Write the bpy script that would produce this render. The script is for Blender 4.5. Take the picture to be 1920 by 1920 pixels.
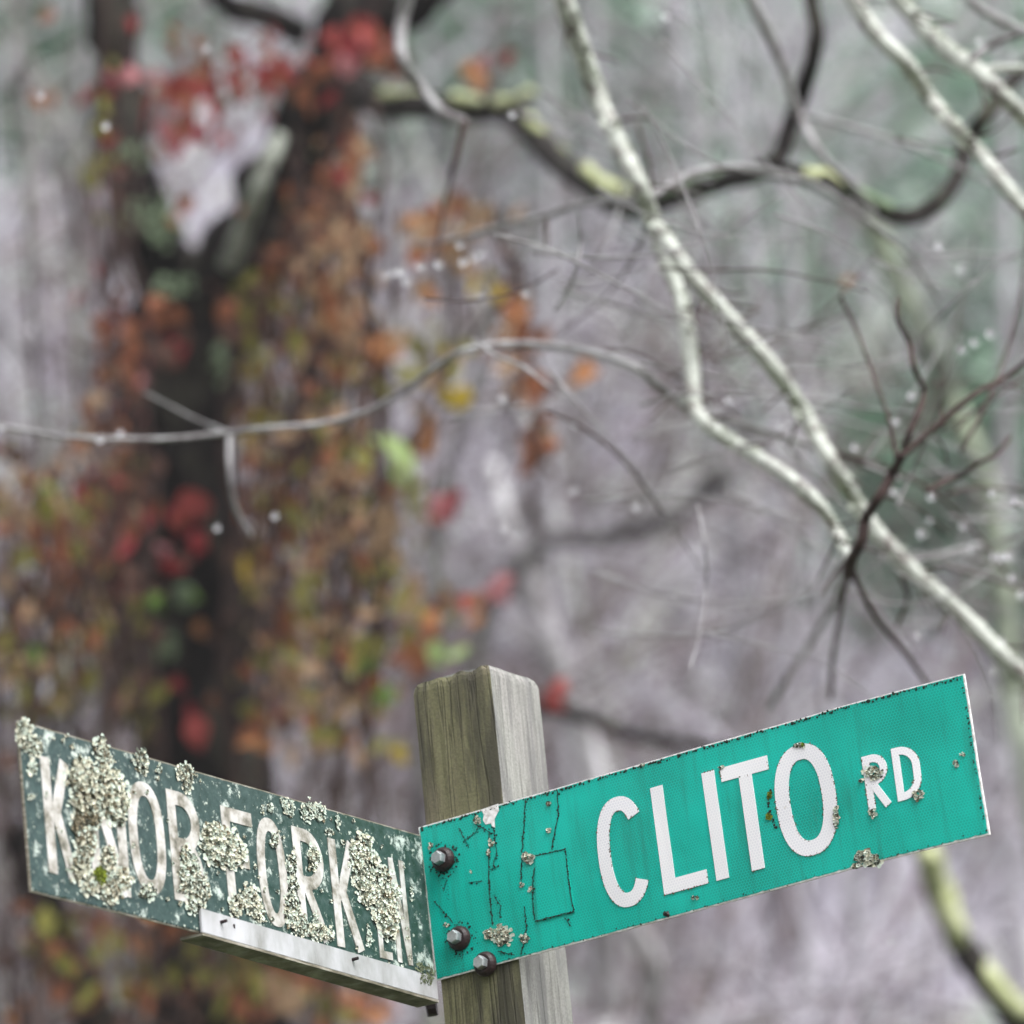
import bpy, bmesh, math, random
from mathutils import Vector, Matrix, noise
random.seed(11)
R = math.radians
scene = bpy.context.scene
col = scene.collection
for o in list(bpy.data.objects): bpy.data.objects.remove(o)

# ------------------------------------------------------------------ camera
# world origin: top of the near edge of the wooden post; metres
FPX = 10196.6                                    # focal length for a 1920 px frame
CAM = Vector((0.0, -5.0161, -1.4816))
YAW, PITCH, ROLL = 0.0072, 0.3145, -0.1021
FW = Vector((math.sin(YAW)*math.cos(PITCH), math.cos(YAW)*math.cos(PITCH), math.sin(PITCH)))
r0_ = Vector((math.cos(YAW), -math.sin(YAW), 0)); u0_ = r0_.cross(FW)
RT = r0_*math.cos(ROLL) + u0_*math.sin(ROLL)
UP = -r0_*math.sin(ROLL) + u0_*math.cos(ROLL)
cd = bpy.data.cameras.new('camera'); cam = bpy.data.objects.new('camera', cd); col.objects.link(cam)
cam.matrix_world = Matrix(((RT.x, UP.x, -FW.x, CAM.x), (RT.y, UP.y, -FW.y, CAM.y), (RT.z, UP.z, -FW.z, CAM.z), (0, 0, 0, 1)))
cd.sensor_width = 36; cd.lens = FPX/1920*36; cd.clip_end = 1000; cd.clip_start = 0.1
cd.dof.use_dof = True; cd.dof.focus_distance = 5.06; cd.dof.aperture_fstop = 5.4; cd.dof.aperture_blades = 0
scene.camera = cam

# ------------------------------------------------------------------ sky, sun, exposure
SUN_EL, SUN_AZ = R(52), R(133)
w = bpy.data.worlds.new('World'); scene.world = w; w.use_nodes = True
nt = w.node_tree; bg = nt.nodes['Background']
sky = nt.nodes.new('ShaderNodeTexSky'); sky.sky_type = 'NISHITA'; sky.sun_disc = False
sky.sun_elevation = SUN_EL; sky.sun_rotation = SUN_AZ; sky.dust_density = 6.0; sky.air_density = 1.0
hs = nt.nodes.new('ShaderNodeHueSaturation'); hs.inputs['Saturation'].default_value = 0.12   # cloud cover greys the sky
nt.links.new(sky.outputs[0], hs.inputs['Color']); nt.links.new(hs.outputs[0], bg.inputs[0])
bg.inputs[1].default_value = 0.15
sd = bpy.data.lights.new('sun', 'SUN'); sd.energy = 1.0; sd.angle = R(35); sd.color = (1, .995, .985)
sun = bpy.data.objects.new('sun', sd); col.objects.link(sun)
sdir = Vector((math.sin(SUN_AZ)*math.cos(SUN_EL), math.cos(SUN_AZ)*math.cos(SUN_EL), math.sin(SUN_EL)))
sun.rotation_euler = sdir.to_track_quat('Z', 'Y').to_euler()
vs = scene.view_settings; vs.view_transform = 'Standard'; vs.look = 'None'; vs.gamma = 1; vs.use_curve_mapping = False
vs.exposure = 1.18
scene.cycles.use_denoising = True
scene.cycles.volume_bounces = 0; scene.cycles.max_bounces = 6; scene.cycles.diffuse_bounces = 3
scene.cycles.caustics_refractive = False; scene.cycles.caustics_reflective = False

# ------------------------------------------------------------------ helpers
def ray(x, y): return FW + ((x-960)*RT + (960-y)*UP)/FPX
def at(x, y, d): return CAM + ray(x, y)*d          # pixel of the photo at forward distance d
def tag(o, label=None, cat=None, group=None, kind=None):
    for k, v in (('label', label), ('category', cat), ('group', group), ('kind', kind)):
        if v: o[k] = v
    return o
def link(name, me, mats, parent=None, smooth=False):
    o = bpy.data.objects.new(name, me); col.objects.link(o)
    if not me.materials:
        for m in (mats if isinstance(mats, (list, tuple)) else [mats]): me.materials.append(m)
    if parent: o.parent = parent
    if smooth:
        me.polygons.foreach_set('use_smooth', [True]*len(me.polygons))
    return o
class MB:
    def __init__(s): s.v = []; s.f = []; s.m = []
    def add(s, vs, fs, mi=0):
        n = len(s.v); s.v += [tuple(v) for v in vs]
        for f in fs: s.f.append(tuple(i+n for i in f)); s.m.append(mi)
    def mesh(s, name):
        me = bpy.data.meshes.new(name); me.from_pydata(s.v, [], s.f)
        me.polygons.foreach_set('material_index', s.m); me.update(); return me
    def build(s, name, mats, parent=None, smooth=False): return link(name, s.mesh(name), mats, parent, smooth)
    def box(s, x0, x1, y0, y1, z0, z1, mi=0):
        s.add([(x0,y0,z0),(x1,y0,z0),(x1,y1,z0),(x0,y1,z0),(x0,y0,z1),(x1,y0,z1),(x1,y1,z1),(x0,y1,z1)],
              [(3,2,1,0),(4,5,6,7),(0,1,5,4),(1,2,6,5),(2,3,7,6),(3,0,4,7)], mi)
    def tube(s, pts, rad, sides=8, sub=4, wob=0.0, mi=0, cap=True, seed=0.0):
        P = []; Q = []
        n = len(pts)
        for i in range(n-1):
            p0 = pts[max(i-1,0)]; p1 = pts[i]; p2 = pts[i+1]; p3 = pts[min(i+2,n-1)]
            for k in range(sub):
                t = k/sub
                P.append(0.5*((2*p1)+(p2-p0)*t+(2*p0-5*p1+4*p2-p3)*t*t+(3*p1-p0-3*p2+p3)*t**3))
                Q.append(rad[i]*(1-t)+rad[i+1]*t)
        P.append(pts[-1]); Q.append(rad[-1])
        ref = Vector((0.31,0.55,0.77)); vs = []; fs = []
        for i, p in enumerate(P):
            d = (P[min(i+1,len(P)-1)]-P[max(i-1,0)])
            d = d.normalized() if d.length > 1e-9 else Vector((0,0,1))
            a = ref-d*ref.dot(d); a.normalize(); b = d.cross(a); ref = a
            for k in range(sides):
                an = 2*math.pi*k/sides
                off = a*math.cos(an)+b*math.sin(an); r = Q[i]
                if wob: r *= 1+wob*noise.noise((p+off*Q[i])*(1.0/max(Q[i]*2.2,.002))+Vector((seed,0,0)))+wob*.6*noise.noise(p*9+Vector((0,seed,0)))
                vs.append(p+off*r)
        for i in range(len(P)-1):
            for k in range(sides):
                a = i*sides+k; b = i*sides+(k+1)%sides
                fs.append((a, b, b+sides, a+sides))
        if cap: fs.append(tuple(reversed(range(sides)))); fs.append(tuple(range((len(P)-1)*sides, len(P)*sides)))
        s.add(vs, fs, mi)

def material(name, rough=0.7, spec=0.3):
    m = bpy.data.materials.new(name); m.use_nodes = True; t = m.node_tree; b = t.nodes['Principled BSDF']
    b.inputs['Roughness'].default_value = rough; b.inputs['Specular IOR Level'].default_value = spec
    return m, t, b
def N(t, ty, **kw):
    n = t.nodes.new(ty)
    for k, v in kw.items():
        if k in n.inputs.keys() if isinstance(k, str) else False: n.inputs[k].default_value = v
        else: setattr(n, k, v)
    return n
def coords(t, scale=(1,1,1)):
    tc = N(t, 'ShaderNodeTexCoord'); mp = N(t, 'ShaderNodeMapping'); mp.inputs['Scale'].default_value = scale
    t.links.new(tc.outputs['Object'], mp.inputs['Vector']); return mp.outputs[0]
def tnoise(t, vec, scale, detail=4, rough=.55):
    n = N(t, 'ShaderNodeTexNoise'); n.inputs['Scale'].default_value = scale; n.inputs['Detail'].default_value = detail; n.inputs['Roughness'].default_value = rough
    t.links.new(vec, n.inputs['Vector']); return n.outputs['Fac']
def ramp(t, fac, stops, interp='LINEAR'):
    r = N(t, 'ShaderNodeValToRGB'); cr = r.color_ramp; cr.interpolation = interp
    while len(cr.elements) < len(stops): cr.elements.new(0.5)
    for e, (p, c) in zip(cr.elements, stops):
        e.position = p; e.color = (*c, 1) if len(c) == 3 else c
    t.links.new(fac, r.inputs[0]); return r.outputs[0]
def mix(t, fac, a, b):
    m = N(t, 'ShaderNodeMix'); m.data_type = 'RGBA'
    for s, v in ((0, fac), (6, a), (7, b)):
        if isinstance(v, bpy.types.NodeSocket): t.links.new(v, m.inputs[s])
        else: m.inputs[s].default_value = v if s == 0 else (*v, 1)
    return m.outputs[2]
def mth(t, op, a, b=None):
    m = N(t, 'ShaderNodeMath'); m.operation = op
    for s, v in ((0, a), (1, b)):
        if v is None: continue
        if isinstance(v, bpy.types.NodeSocket): t.links.new(v, m.inputs[s])
        else: m.inputs[s].default_value = v
    return m.outputs[0]
def bump(t, b, h, strength=.5, dist=.002):
    n = N(t, 'ShaderNodeBump'); n.inputs['Strength'].default_value = strength; n.inputs['Distance'].default_value = dist
    t.links.new(h, n.inputs['Height']); t.links.new(n.outputs[0], b.inputs['Normal'])
def noisy(name, stops, scale=20, stretch=(1,1,1), rough=.75, spec=.3, bmp=.4, bd=.003, detail=5):
    m, t, b = material(name, rough, spec)
    v = coords(t, stretch); f = tnoise(t, v, scale, detail, .6)
    t.links.new(ramp(t, f, stops), b.inputs['Base Color'])
    if bmp: bump(t, b, f, bmp, bd)
    return m
def cell_band(t, vec, s, lo, hi):
    """0..1 mask of scattered specks"""
    f = tnoise(t, vec, s, 3, .6); return ramp(t, f, [(lo, (0,0,0)), (hi, (1,1,1))])

# ------------------------------------------------------------------ materials
def bark_lichen(name, bark, lich, lo=.42, hi=.56, scale=26, rough=.9):
    m, t, b = material(name, rough, .1)
    v = coords(t); f = tnoise(t, v, scale, 5, .65); g = tnoise(t, v, scale*4, 4, .6)
    dark = mix(t, g, bark, tuple(c*1.8+.01 for c in bark)); pale = mix(t, g, tuple(c*.7 for c in lich), lich)
    t.links.new(mix(t, ramp(t, f, [(lo, (0,0,0)), (hi, (1,1,1))]), dark, pale), b.inputs['Base Color']); bump(t, b, g, .5, .004)
    return m
M_PALE = bark_lichen('pale_lichened_bark', (.12,.105,.10), (.60,.63,.58), .34, .54, 48)
M_GREYB = bark_lichen('grey_branch_bark', (.13,.12,.125), (.40,.40,.41), .38, .62)
M_MOSSYB = bark_lichen('mossy_branch_bark', (.014,.012,.011), (.22,.24,.17), .56, .74, 14)
M_DARKB = noisy('wet_dark_bark', [(.3,(.004,.0035,.0035)),(.52,(.014,.012,.012)),(.68,(.065,.062,.05))], 14, (1,1,.25), .95, .04, 1, .02)
M_TWIG = noisy('reddish_brown_twig', [(.3,(.024,.016,.015)),(.7,(.080,.052,.048))], 60, rough=.8, spec=.1)
M_MOSS = noisy('yellow_green_moss', [(.3,(.18,.20,.07)),(.5,(.42,.45,.25)),(.7,(.60,.62,.44))], 40, rough=.9, spec=.1)
M_GMOSS = noisy('green_lichen', [(.3,(.11,.16,.09)),(.7,(.33,.42,.29))], 30, rough=.9, spec=.1)
M_GREYL = bark_lichen('grey_green_limb_bark', (.06,.06,.05), (.46,.50,.44), .38, .60, 18)
M_BGB = [bark_lichen('hill_bark_grey', (.16,.15,.165), (.40,.40,.43), .40, .62, 2), bark_lichen('hill_bark_pale', (.20,.19,.20), (.80,.80,.84), .44, .60, 1.3),
         bark_lichen('hill_bark_dark', (.05,.045,.05), (.20,.21,.18), .45, .65, 5), bark_lichen('hill_bark_green', (.09,.10,.085), (.40,.46,.34), .42, .64, 4)]
M_BRUSH = [noisy('brush_lilac_grey', [(.3,(.30,.28,.33)),(.7,(.56,.53,.60))], 6), noisy('brush_red_brown', [(.3,(.12,.08,.095)),(.7,(.27,.195,.22))], 6),
           noisy('brush_pale_lichen', [(.3,(.40,.42,.38)),(.7,(.66,.68,.64))], 6), noisy('brush_dark_brown', [(.3,(.045,.035,.035)),(.7,(.15,.11,.105))], 6)]
def leafmat(name, c):
    m, t, b = material(name, .7, .12)
    v = coords(t); f = tnoise(t, v, 60, 3)
    t.links.new(ramp(t, f, [(.3, tuple(x*.6 for x in c)), (.7, tuple(min(1,x*1.25) for x in c))]), b.inputs['Base Color'])
    tr = N(t, 'ShaderNodeBsdfTranslucent'); tr.inputs[0].default_value = (*c, 1)
    ms = N(t, 'ShaderNodeMixShader'); ms.inputs[0].default_value = .35
    out = t.nodes['Material Output']; t.links.new(b.outputs[0], ms.inputs[1]); t.links.new(tr.outputs[0], ms.inputs[2]); t.links.new(ms.outputs[0], out.inputs[0])
    return m
LEAF = {k: leafmat('leaf_'+k, c) for k, c in dict(red=(.36,.075,.07), crimson=(.24,.03,.035), pink=(.50,.21,.23), orange=(.40,.18,.08), rust=(.25,.095,.05),
        yellow=(.58,.42,.06), olive=(.21,.20,.05), green=(.16,.28,.06), lime=(.36,.48,.20), brown=(.11,.06,.048), buff=(.36,.24,.15)).items()}

def hexmask(t, v, cell):
    """1 on the cell walls of a honeycomb, 0 inside (vector in metres, object space)"""
    def vm(op, a, b=None):
        n = N(t, 'ShaderNodeVectorMath'); n.operation = op
        for s, q in ((0, a), (1, b)):
            if q is None: continue
            if isinstance(q, bpy.types.NodeSocket): t.links.new(q, n.inputs[s])
            else: n.inputs[s].default_value = q
        return n
    s = (1, 1.7320508, 1); h = (.5, .8660254, .5)
    p = vm('MULTIPLY', v, (1/cell, 1/cell, 0)).outputs[0]; p = vm('ADD', p, (500, 866.0254, 0)).outputs[0]
    a = vm('SUBTRACT', vm('MODULO', p, s).outputs[0], h).outputs[0]; b = vm('SUBTRACT', vm('MODULO', vm('SUBTRACT', p, h).outputs[0], s).outputs[0], h).outputs[0]
    a = vm('MULTIPLY', a, (1,1,0)).outputs[0]; b = vm('MULTIPLY', b, (1,1,0)).outputs[0]
    def hd(q):
        q = vm('ABSOLUTE', q).outputs[0]; sx = N(t, 'ShaderNodeSeparateXYZ'); t.links.new(q, sx.inputs[0])
        return mth(t, 'MAXIMUM', sx.outputs[0], vm('DOT_PRODUCT', q, (.5, .8660254, 0)).outputs['Value'])
    d = mth(t, 'MINIMUM', hd(a), hd(b))
    return ramp(t, d, [(.36, (0,0,0)), (.47, (1,1,1))])
def sheeting():
    m, t, b = material('green_reflective_sheeting', .42, .18)
    v = coords(t); hx = hexmask(t, v, .0030)
    big = tnoise(t, v, 9, 3); fine = tnoise(t, v, 120, 4, .7)
    base = ramp(t, big, [(.25, (.0,.23,.18)), (.5, (.0,.33,.265)), (.75, (.0,.43,.355))])
    c = mix(t, mth(t, 'MULTIPLY', hx, .5), base, (.0,.62,.52))
    drip = tnoise(t, coords(t, (60, 5, 1)), 1.5, 4, .6)
    c = mix(t, mth(t, 'MULTIPLY', ramp(t, drip, [(.50,(0,0,0)),(.74,(1,1,1))]), .55), c, (.01,.19,.14))
    sp = ramp(t, fine, [(.70,(0,0,0)),(.76,(1,1,1))]); c = mix(t, mth(t, 'MULTIPLY', sp, .6), c, (.005,.10,.07))
    t.links.new(c, b.inputs['Base Color']); bump(t, b, mth(t,'ADD', mth(t,'MULTIPLY', big, 2.0), mth(t,'MULTIPLY', hx, .05)), .25, .006)
    b.inputs['Coat Weight'].default_value = .12; b.inputs['Coat Roughness'].default_value = .2
    return m
M_SHEET = sheeting()
def whitesheet():
    m, t, b = material('white_reflective_sheeting', .4, .35)
    v = coords(t); hx = hexmask(t, v, .0030); d = tnoise(t, v, 55, 5, .7)
    big = tnoise(t, v, 7, 2)
    c = mix(t, mth(t, 'MULTIPLY', mth(t, 'SUBTRACT', 1.0, hx), big), (.86,.85,.87), (.62,.61,.68))
    c = mix(t, ramp(t, d, [(.68,(0,0,0)),(.78,(.8,.8,.8))]), c, (.33,.25,.15))
    t.links.new(c, b.inputs['Base Color']); return m
M_WHITE = whitesheet()
def oldgreen():
    m, t, b = material('weathered_dark_green_sheeting', .55, .3)
    v = coords(t); big = tnoise(t, coords(t, (1,1,1)), 3.2, 3); f = tnoise(t, v, 90, 5, .7)
    sx = N(t, 'ShaderNodeSeparateXYZ'); t.links.new(v, sx.inputs[0])
    along = ramp(t, mth(t, 'ADD', mth(t, 'MULTIPLY', sx.outputs[0], 1.5), mth(t, 'MULTIPLY', mth(t, 'SUBTRACT', big, .5), .5)), [(.25,(0,0,0)),(.85,(1,1,1))])
    c = mix(t, along, (.019,.040,.041), (.006,.034,.021))
    c = mix(t, ramp(t, f, [(.35,(0,0,0)),(.75,(1,1,1))]), c, (.060,.10,.095))
    vo = N(t, 'ShaderNodeTexVoronoi'); vo.feature = 'DISTANCE_TO_EDGE'; vo.inputs['Scale'].default_value = 75; t.links.new(v, vo.inputs['Vector'])
    c = mix(t, mth(t,'MULTIPLY', ramp(t, vo.outputs['Distance'], [(.0,(1,1,1)),(.05,(0,0,0))]), .5), c, (.015,.04,.035))
    crust = tnoise(t, v, 34, 6, .75)
    c = mix(t, ramp(t, crust, [(.56,(0,0,0)),(.64,(.85,.85,.85))]), c, (.55,.62,.57))
    crust2 = tnoise(t, coords(t,(1,1,1.0)), 130, 3, .7)
    c = mix(t, ramp(t, crust2, [(.61,(0,0,0)),(.68,(.85,.85,.85))]), c, (.52,.57,.50))
    t.links.new(c, b.inputs['Base Color']); bump(t, b, crust, .5, .002); return m
M_OLDG = oldgreen()
M_OLDW = noisy('grimy_white_lettering', [(.30,(.06,.065,.05)),(.40,(.23,.215,.18)),(.50,(.42,.405,.38)),(.68,(.62,.61,.61))], 46, rough=.6, bmp=.2, bd=.001)
M_ALU = noisy('weathered_aluminium', [(.28,(.13,.12,.10)),(.40,(.30,.30,.30)),(.56,(.43,.43,.45)),(.75,(.52,.52,.55))], 26, (1,.5,1), .45, .4, .15, .001)
M_EDGE = noisy('bare_plate_edge', [(.3,(.45,.42,.40)),(.6,(.85,.84,.85))], 200, rough=.5, bmp=0)
M_FLANGE = noisy('grimy_aluminium', [(.3,(.08,.075,.05)),(.5,(.20,.18,.14)),(.7,(.40,.38,.34))], 45, (1,6,1), .6, .3, .3, .001)
M_STEEL = noisy('galvanised_bolt', [(.3,(.30,.31,.33)),(.7,(.62,.64,.67))], 120, rough=.35, spec=.5, bmp=.3, bd=.0005)
M_STEEL.node_tree.nodes['Principled BSDF'].inputs['Metallic'].default_value = .6
M_RUST = noisy('rusty_washer', [(.3,(.010,.006,.007)),(.6,(.028,.015,.016)),(.78,(.06,.03,.026))], 150, rough=.45, bmp=.4, bd=.0006)
M_MOULD = noisy('black_mould', [(.3,(.004,.012,.010)),(.7,(.02,.035,.022))], 150, rough=.9, bmp=0)
M_LICH = [noisy('lichen_cream', [(.3,(.46,.46,.36)),(.7,(.76,.75,.63))], 180, rough=.95, spec=.1, bmp=0),
          noisy('lichen_grey_green', [(.3,(.40,.47,.40)),(.7,(.68,.75,.67))], 180, rough=.95, spec=.1, bmp=0),
          noisy('lichen_brown', [(.3,(.10,.085,.055)),(.7,(.30,.26,.18))], 180, rough=.95, spec=.1, bmp=0),
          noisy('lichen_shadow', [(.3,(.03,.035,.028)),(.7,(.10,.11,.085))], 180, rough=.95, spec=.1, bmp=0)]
M_MOSSG = noisy('green_moss_tuft', [(.3,(.07,.10,.01)),(.7,(.25,.30,.04))], 150, rough=.95, spec=.1, bmp=0)
def postmat(name, base, streak, alg, amt):
    m, t, b = material(name, .8, .2)
    v = coords(t, (1,1,.07)); g = tnoise(t, v, 130, 5, .65); s = tnoise(t, coords(t, (1,1,.12)), 38, 4, .6); k = tnoise(t, coords(t, (1,1,.35)), 14, 4, .6)
    f = tnoise(t, coords(t), 420, 3, .7)
    c = mix(t, ramp(t, g, [(.32,(0,0,0)),(.68,(1,1,1))]), tuple(x*.5 for x in base), tuple(min(1,x*1.35) for x in base))
    c = mix(t, mth(t,'MULTIPLY', ramp(t, k, [(.38,(0,0,0)),(.60,(1,1,1))]), amt), c, alg)
    c = mix(t, mth(t,'MULTIPLY', ramp(t, s, [(.50,(0,0,0)),(.62,(1,1,1))]), .75), c, streak)
    c = mix(t, mth(t,'MULTIPLY', ramp(t, f, [(.40,(0,0,0)),(.62,(1,1,1))]), .38), c, tuple(x*.35 for x in base))
    fis = tnoise(t, coords(t, (1,1,.03)), 95, 2, .5); cr = ramp(t, fis, [(.0,(0,0,0)),(.47,(0,0,0)),(.5,(1,1,1)),(.53,(0,0,0)),(1,(0,0,0))])
    c = mix(t, mth(t,'MULTIPLY', mth(t,'MULTIPLY', cr, ramp(t, k, [(.45,(0,0,0)),(.6,(1,1,1))])), .45), c, tuple(x*.15 for x in base))
    t.links.new(c, b.inputs['Base Color']); bump(t, b, mth(t,'SUBTRACT', mth(t,'ADD', g, mth(t,'MULTIPLY', f, .5)), cr), .6, .002); return m
M_POSTA = postmat('algae_stained_timber', (.155,.130,.100), (.035,.034,.031), (.185,.185,.095), .75)
M_POSTB = postmat('silvered_timber', (.30,.29,.28), (.15,.15,.15), (.30,.31,.28), .6)
M_WATER, t_, b_ = material('water', .02, .5); b_.inputs['Transmission Weight'].default_value = 1; b_.inputs['IOR'].default_value = 1.33; b_.inputs['Base Color'].default_value = (1,1,1,1)

# ------------------------------------------------------------------ the hillside
def H(x, y):
    t = max(0.0, y-11.0); z = -3.0
    if t > 0: z += .80*t*min(1, t/6.0) if t < 6 else .80*t
    if y > 45: z = min(z, -3+.80*34+.12*(y-45))
    k = min(1, t/6)
    return z + k*(.9*noise.noise(Vector((x*.13, y*.13, 0)))+.35*noise.noise(Vector((x*.5, y*.5, 3)))) + .03*noise.noise(Vector((x, y, 7)))
def hillside():
    xs = sorted(set([-120,-90,-60,-45,-34,-26,-20,-16] + [i*.6 for i in range(-22, 23)] + [16,20,26,34,45,60,90,120]))
    ys = sorted(set([-120,-80,-50,-30,-20,-12,-6,-2,0,2,4,6] + [8+i*.6 for i in range(66)] + [50,58,70,90,120]))
    vs = [(x, y, H(x, y)) for y in ys for x in xs]; n = len(xs)
    fs = [(j*n+i, j*n+i+1, (j+1)*n+i+1, (j+1)*n+i) for j in range(len(ys)-1) for i in range(n-1)]
    m, t, b = material('leaf_litter', .9, .1)
    v = coords(t); f = tnoise(t, v, .8, 4, .6); g = tnoise(t, v, 9, 5, .7)
    c = ramp(t, f, [(.28,(.14,.14,.17)),(.38,(.29,.28,.345)),(.47,(.44,.43,.51)),(.55,(.46,.465,.45)),(.63,(.33,.41,.37)),(.76,(.20,.26,.23))])
    c = mix(t, mth(t,'MULTIPLY', ramp(t, g, [(.35,(1,1,1)),(.62,(0,0,0))]), .4), c, (.17,.14,.15))
    sy = N(t, 'ShaderNodeSeparateXYZ'); t.links.new(v, sy.inputs[0])            # unseen wet grass verge kept dark to cut bounce light; leaf litter on slope
    verge = mix(t, g, (.022,.035,.012), (.07,.085,.035))
    c = mix(t, ramp(t, mth(t, 'ADD', mth(t, 'MULTIPLY', sy.outputs[1], .05), mth(t, 'MULTIPLY', f, .2)), [(.50,(0,0,0)),(.75,(1,1,1))]), verge, c)
    t.links.new(c, b.inputs['Base Color']); bump(t, b, g, .7, .06)
    mb = MB(); mb.add([(-60,-13,-2.93),(60,-13,-2.93),(60,-6.5,-2.93),(-60,-6.5,-2.93),(-60,-13,-3.4),(60,-13,-3.4),(60,-6.5,-3.4),(-60,-6.5,-3.4)], [(0,1,2,3),(1,0,4,5),(3,2,6,7)])
    o = mb.build('road', noisy('unseen_wet_asphalt', [(.3,(.025,.025,.027)),(.7,(.07,.07,.075))], 60, rough=.3)); tag(o, kind='structure')  # unseen road, added dark so less light bounces up under the branches
    mb = MB(); mb.add(vs, fs); o = mb.build('hillside', m, None, True); tag(o, kind='structure')
hillside()

# ------------------------------------------------------------------ wooden post
AZ = 0.5322; S = .0889
U = Vector((math.cos(AZ), -math.sin(AZ), 0)); V = Vector((-math.sin(AZ), -math.cos(AZ), 0)); Zv = Vector((0,0,1))
def wooden_post():
    mb = MB(); n = 14; zs = [0,-.003,-.008] + [-.02*i for i in range(1, 40)] + [-.9,-1.1,-1.4,-1.8,-2.2,-2.6,-3.3]
    per = []          # perimeter points, going round: along front-left face, then right face, back faces
    ch = .003
    def side(a, b, m):
        for i in range(n): per.append((a+(b-a)*(i/n), m))
    A = Vector((-S, 0, 0)); B = Vector((0, 0, 0)); Cc = Vector((0, -S, 0)); Dd = Vector((-S, -S, 0))   # (u, v)
    side(A, B+Vector((-ch,0,0)), 0); per.append((B+Vector((-ch*.3,-ch*.3,0)), 1)); side(B+Vector((0,-ch,0)), Cc, 1); side(Cc, Dd, 1); side(Dd, A, 0)
    vs = []; k = len(per); cen = Vector((-S/2, -S/2, 0))
    for j, z in enumerate(zs):
        for i, (p, m) in enumerate(per):
            q = p.copy(); inset = (.0035 if j == 0 else .001 if j == 1 else 0)
            q += (cen-q)*(inset/ (S*.6))
            zz = z
            if j < 3: zz += .0045*noise.noise(Vector((p.x*70, p.y*70, 5)))+.002*noise.noise(Vector((p.x*260, p.y*260, 1)))-(.0015 if j else 0)
            w = U*q.x+V*q.y+Zv*zz
            nv = (q-cen); nv.normalize()
            d = .0010*noise.noise(Vector((q.x*160, q.y*160, z*6)))+.0005*noise.noise(Vector((q.x*400, q.y*400, z*30)))
            w -= (U*nv.x+V*nv.y)*abs(d)*1.2
            vs.append(w)
    fs = []; ms = []
    for j in range(len(zs)-1):
        for i in range(k):
            a = j*k+i; b = j*k+(i+1) % k
            mb.f.append((a, a+k, b+k, b)); mb.m.append(per[i][1])
    mb.v = [tuple(v) for v in vs]; mb.f.append(tuple(range(k))); mb.m.append(1)
    o = mb.build('wooden_post', [M_POSTA, M_POSTB]); bpy.context.view_layer.update()
    tag(o, 'square weathered timber post with green algae stains carrying both signs', 'post')
    # a small knot cluster of dark pits is left to the grain; splinters along the top edge
    return o
post = wooden_post()

# ------------------------------------------------------------------ sign tools (sign-local: x along, y up, z out of the face; metres)
def frame(name, o, x, y):
    e = bpy.data.objects.new(name, None); col.objects.link(e); e.empty_display_size = .05
    z = x.cross(y)
    e.matrix_world = Matrix(((x.x,y.x,z.x,o.x),(x.y,y.y,z.y,o.y),(x.z,y.z,z.z,o.z),(0,0,0,1)))
    e['_'] = 0; del e['_']
    return e
def local_of(e):
    inv = e.matrix_world.inverted(); o = e.matrix_world.translation.copy(); z = (e.matrix_world.to_3x3() @ Vector((0,0,1)))
    def f(x, y):
        d = ray(x, y); p = CAM+d*((o-CAM).dot(z)/d.dot(z)); q = inv @ p; return q.x, q.y
    return f
def ribbon(mb, pts, w, z0, z1, closed=False, mi=0):
    """flat stroke of width w along a 2D centre line (mm), extruded z0..z1"""
    pts = [p for i, p in enumerate(pts) if i == 0 or abs(p[0]-pts[i-1][0])+abs(p[1]-pts[i-1][1]) > .05]
    n = len(pts); Lf = []; Rg = []
    for i in range(n):
        p = Vector(pts[i]); a = Vector(pts[(i-1) % n]) if closed or i > 0 else None; b = Vector(pts[(i+1) % n]) if closed or i < n-1 else None
        if a is None: d1 = d2 = (b-p).normalized()
        elif b is None: d1 = d2 = (p-a).normalized()
        else: d1 = (p-a).normalized(); d2 = (b-p).normalized()
        n1 = Vector((-d1.y, d1.x)); n2 = Vector((-d2.y, d2.x)); m = (n1+n2); m = m/ max(m.length_squared, .25)*2
        m *= .5*w
        Lf.append(p+m); Rg.append(p-m)
    rng = range(n if closed else n-1)
    k = 1000.0
    vs = []
    for i in range(n):
        for q in (Lf[i], Rg[i]):
            vs.append((q.x/k, q.y/k, z1)); vs.append((q.x/k, q.y/k, z0))
    fs = []
    for i in rng:
        a = 4*i; b = 4*((i+1) % n)
        fs += [(a+2, b+2, b, a), (a, b, b+1, a+1), (a+3, b+3, b+2, a+2)]
    if not closed: fs += [(0, 1, 3, 2), (4*(n-1)+2, 4*(n-1)+3, 4*(n-1)+1, 4*(n-1))]
    mb.add(vs, fs, mi)
def sup(cx, cy, rx, ry, a0, a1, n, e=2.35):
    out = []
    for i in range(n+1):
        a = R(a0+(a1-a0)*i/n); c, s = math.cos(a), math.sin(a)
        out.append((cx+rx*math.copysign(abs(c)**(2/e), c), cy+ry*math.copysign(abs(s)**(2/e), s)))
    return out
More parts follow.
